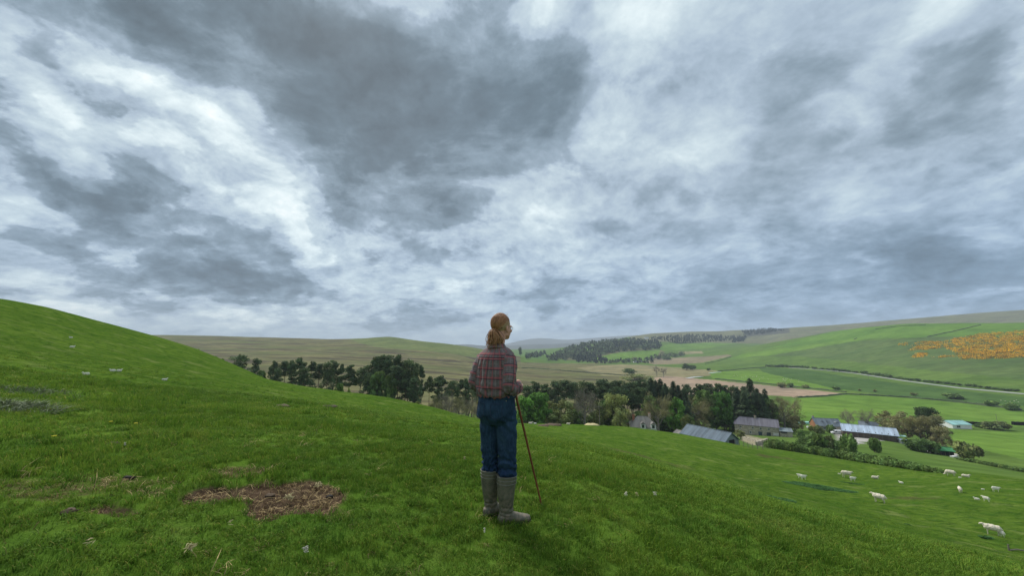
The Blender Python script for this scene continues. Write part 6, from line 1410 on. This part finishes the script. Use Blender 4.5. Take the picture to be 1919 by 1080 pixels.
# --- sheep
def sheep_meshes(graze, lying, lamb, seed):
    rg = np.random.default_rng(seed); b = MB(); zb = .24 if lying else .58; k = 1
    blob(b, (0, 0, zb), (.46, .21 if not lying else .25, .25), n=12); blob(b, (.25, 0, zb), (.24, .19, .235), n=10); blob(b, (-.27, 0, zb+.01), (.23, .20, .24), n=10)
    hx, hz = (.54, zb+.16) if not graze else (.56, .18)
    if lying: hx, hz = .52, .50
    b.tube([(.32, 0, zb+.05), ((.32+hx)/2, 0, (zb+hz)/2+.04), (hx-.04, 0, hz)], [.17, .13, .085], 10)
    b.tube([(hx-.06, 0, hz+.04), (hx+.06, 0, hz+.0), (hx+.17, 0, hz-.07)], [.07, .066, .036], 10)
    for s in (1, -1): b.tube([(hx-.05, s*.05, hz+.06), (hx-.07, s*.15, hz+.05)], [.022, .008], 6)
    if not lying:
        for x, s, o in ((.27, 1, .03), (.30, -1, -.03), (-.30, 1, -.04), (-.27, -1, .04)):
            if x > 0: b.tube([(x, s*.10, .50), (x+o, s*.10, .28), (x+o, s*.10, .03), (x+o+.03, s*.10, .0)], [.07, .032, .024, .03], 8)
            else: b.tube([(x, s*.11, .52), (x+.04, s*.11, .38), (x-.06+o, s*.11, .26), (x-.03+o, s*.11, .03), (x+o, s*.11, .0)], [.10, .07, .034, .025, .03], 8)
    else:
        for x, s in ((.30, 1), (.26, -1)): b.tube([(x, s*.12, .12), (x+.18, s*.14, .05), (x+.05, s*.16, .04)], [.05, .03, .025], 7)
    b.tube([(-.47, 0, zb+.08), (-.53, 0, zb-.02), (-.53, 0, zb-.16)], [.04, .035, .02], 7)
    me = remesh(b, 'sheep', .02, 2); V = getco(me); V += getno(me)*(.034*fbm(V[:, 0]*13, V[:, 2]*13+V[:, 1]*9, 3, seed))[:, None]*(V[:, 2] > zb-.12)[:, None]*(V[:, 0] < .5)[:, None]
    if lamb: V[:, 0] *= .85; V[:, 1] *= .62; V[:, 2] *= 1.0
    setco(me, V); me.materials.append(FLEECE if not lamb else LAMBW); return me
FLEECE = simple('fleece', (.66, .59, .47), .95, .22, 6, .1); LAMBW = simple('lamb_wool', (.74, .70, .60), .95, .1, 9, .1)
SM = {('stand', 0): sheep_meshes(False, False, False, 1), ('graze', 0): sheep_meshes(True, False, False, 2), ('lie', 0): sheep_meshes(False, True, False, 3), ('stand', 1): sheep_meshes(False, False, True, 4), ('graze', 1): sheep_meshes(True, False, True, 5), ('lie', 1): sheep_meshes(False, True, True, 6)}
def sheep(px, py, wpx, pose, lamb, face, label, y0=5, grp='sheep and lambs on the pasture'):
    h = hit(px, py, y0)
    if h is None: return
    Yc = h.y/ray(px, py)[1]; W = wpx/F*Yc; s = W/(1.15 if not lamb else 1.0)
    if pose == 'lie': s *= .9
    s = min(max(s, .75 if not lamb else .30), 1.15 if not lamb else .72)
    o = link('lamb' if lamb else 'sheep', SM[(pose, lamb)], loc=h); o.scale = (s, s, s); o.rotation_euler.z = math.atan2(-h.x, h.y)*1.0+R(face); tag(o, label, 'lamb' if lamb else 'sheep', grp); return o
SH = [(1649, 943, 22, 'stand', 0, 165, 'lone ewe walking left in the middle of the right pasture'), (1862, 1004, 26, 'stand', 0, 185, 'ewe standing beside her lamb at the lower right'), (1877, 1007, 13, 'stand', 1, 150, 'lamb at the rear of the lower right ewe'),
      (1500, 898, 10, 'stand', 1, 170, 'lamb on the left of the close pair above the nettles'), (1506, 900, 12, 'stand', 1, 20, 'lamb on the right of the close pair above the nettles'), (1587, 896, 17, 'stand', 0, 10, 'ewe standing behind the long nettle patch'), (1599, 903, 12, 'stand', 1, 15, 'lamb standing just right of the ewe behind the nettles'), (1573, 890, 5, 'lie', 1, 0, 'tiny lamb lying left of the ewe behind the nettles'),
      (1640, 898, 13, 'lie', 0, 20, 'tan ewe lying alone between the ewe and the pale lamb'), (1689, 907, 8, 'lie', 1, 160, 'pale lamb lying alone in the centre of the right pasture'), (1782, 893, 15, 'graze', 0, 175, 'ewe grazing nearest the right end of the long hedge'), (1810, 895, 9, 'lie', 0, 10, 'sheep lying right of the ewe by the hedge end'), (1799, 897, 5, 'lie', 1, 10, 'tiny lamb lying between the two sheep by the hedge end'),
      (1800, 924, 11, 'stand', 0, 100, 'ewe facing away above the pair of lambs'), (1867, 923, 12, 'stand', 1, 15, 'lamb nearest the right edge, alone on the slope'), (1831, 938, 9, 'lie', 1, 175, 'lamb lying left of the standing lamb at the right'), (1849, 941, 11, 'stand', 1, 160, 'lamb standing right of the lying one at the right'), (1842, 919, 4, 'lie', 1, 0, 'tiny white lamb lying left of the lone lamb at the right edge'),
      (133, 634, 6, 'lie', 1, 170, 'highest of the two lambs lying one above the other on the left hill'), (135, 652, 8, 'lie', 1, 10, 'lower of the two lambs lying one above the other on the left hill'), (211, 697, 9, 'lie', 1, 175, 'larger lamb lying on the left slope next to a small lamb'), (223, 697, 6, 'lie', 1, 20, 'small lamb lying right of the larger lamb on the left slope'), (161, 704, 7, 'lie', 1, 160, 'white lamb lying by itself on the left slope'), (308, 714, 4, 'lie', 1, 0, 'tiny white lamb farthest right on the left slope'),
      (994, 795.5, 8, 'lie', 0, 10, 'white sheep lying on the brow right of the walker elbow'), (1003, 796, 7, 'lie', 1, 170, 'lamb lying beside the white sheep on the brow'), (1065, 796.5, 8, 'lie', 0, 0, 'white sheep on the brow between the earth heap and the tan heap')]
for a in SH: sheep(*a)
rg = np.random.default_rng(77); k = 0
for i in range(34):     # the far flock by the ploughed field
    px, py = rg.uniform(1365, 1500), 0; py = np.interp(px, [1365, 1500], [704, 715])+rg.uniform(-2.5, 4); o = sheep(px, py, 1.5, 'stand', 0, rg.uniform(0, 360), 'white sheep dot of the far flock scattered beside the ploughed field', 300, 'far flock beside the ploughed field')
for i, (px, py) in enumerate([(1876, 752), (1884, 753), (1893, 754), (1901, 753), (1909, 755), (1905, 751)]): sheep(px, py, 2, 'stand', 0, i*50, 'white sheep dot of the small flock near the right edge', 250, 'small far flock near the right edge')
mpos = drop(930, 3.52); mpos = Vector((mpos.x, mpos.y, g(mpos.x, mpos.y)))
_tp = hit(1016, 950); STICK_TIP = (_tp.x, _tp.y)
print('MAN', mpos, 'TIP', _tp)
build_person(tuple(mpos)); build_stick(tuple(mpos))
haze()
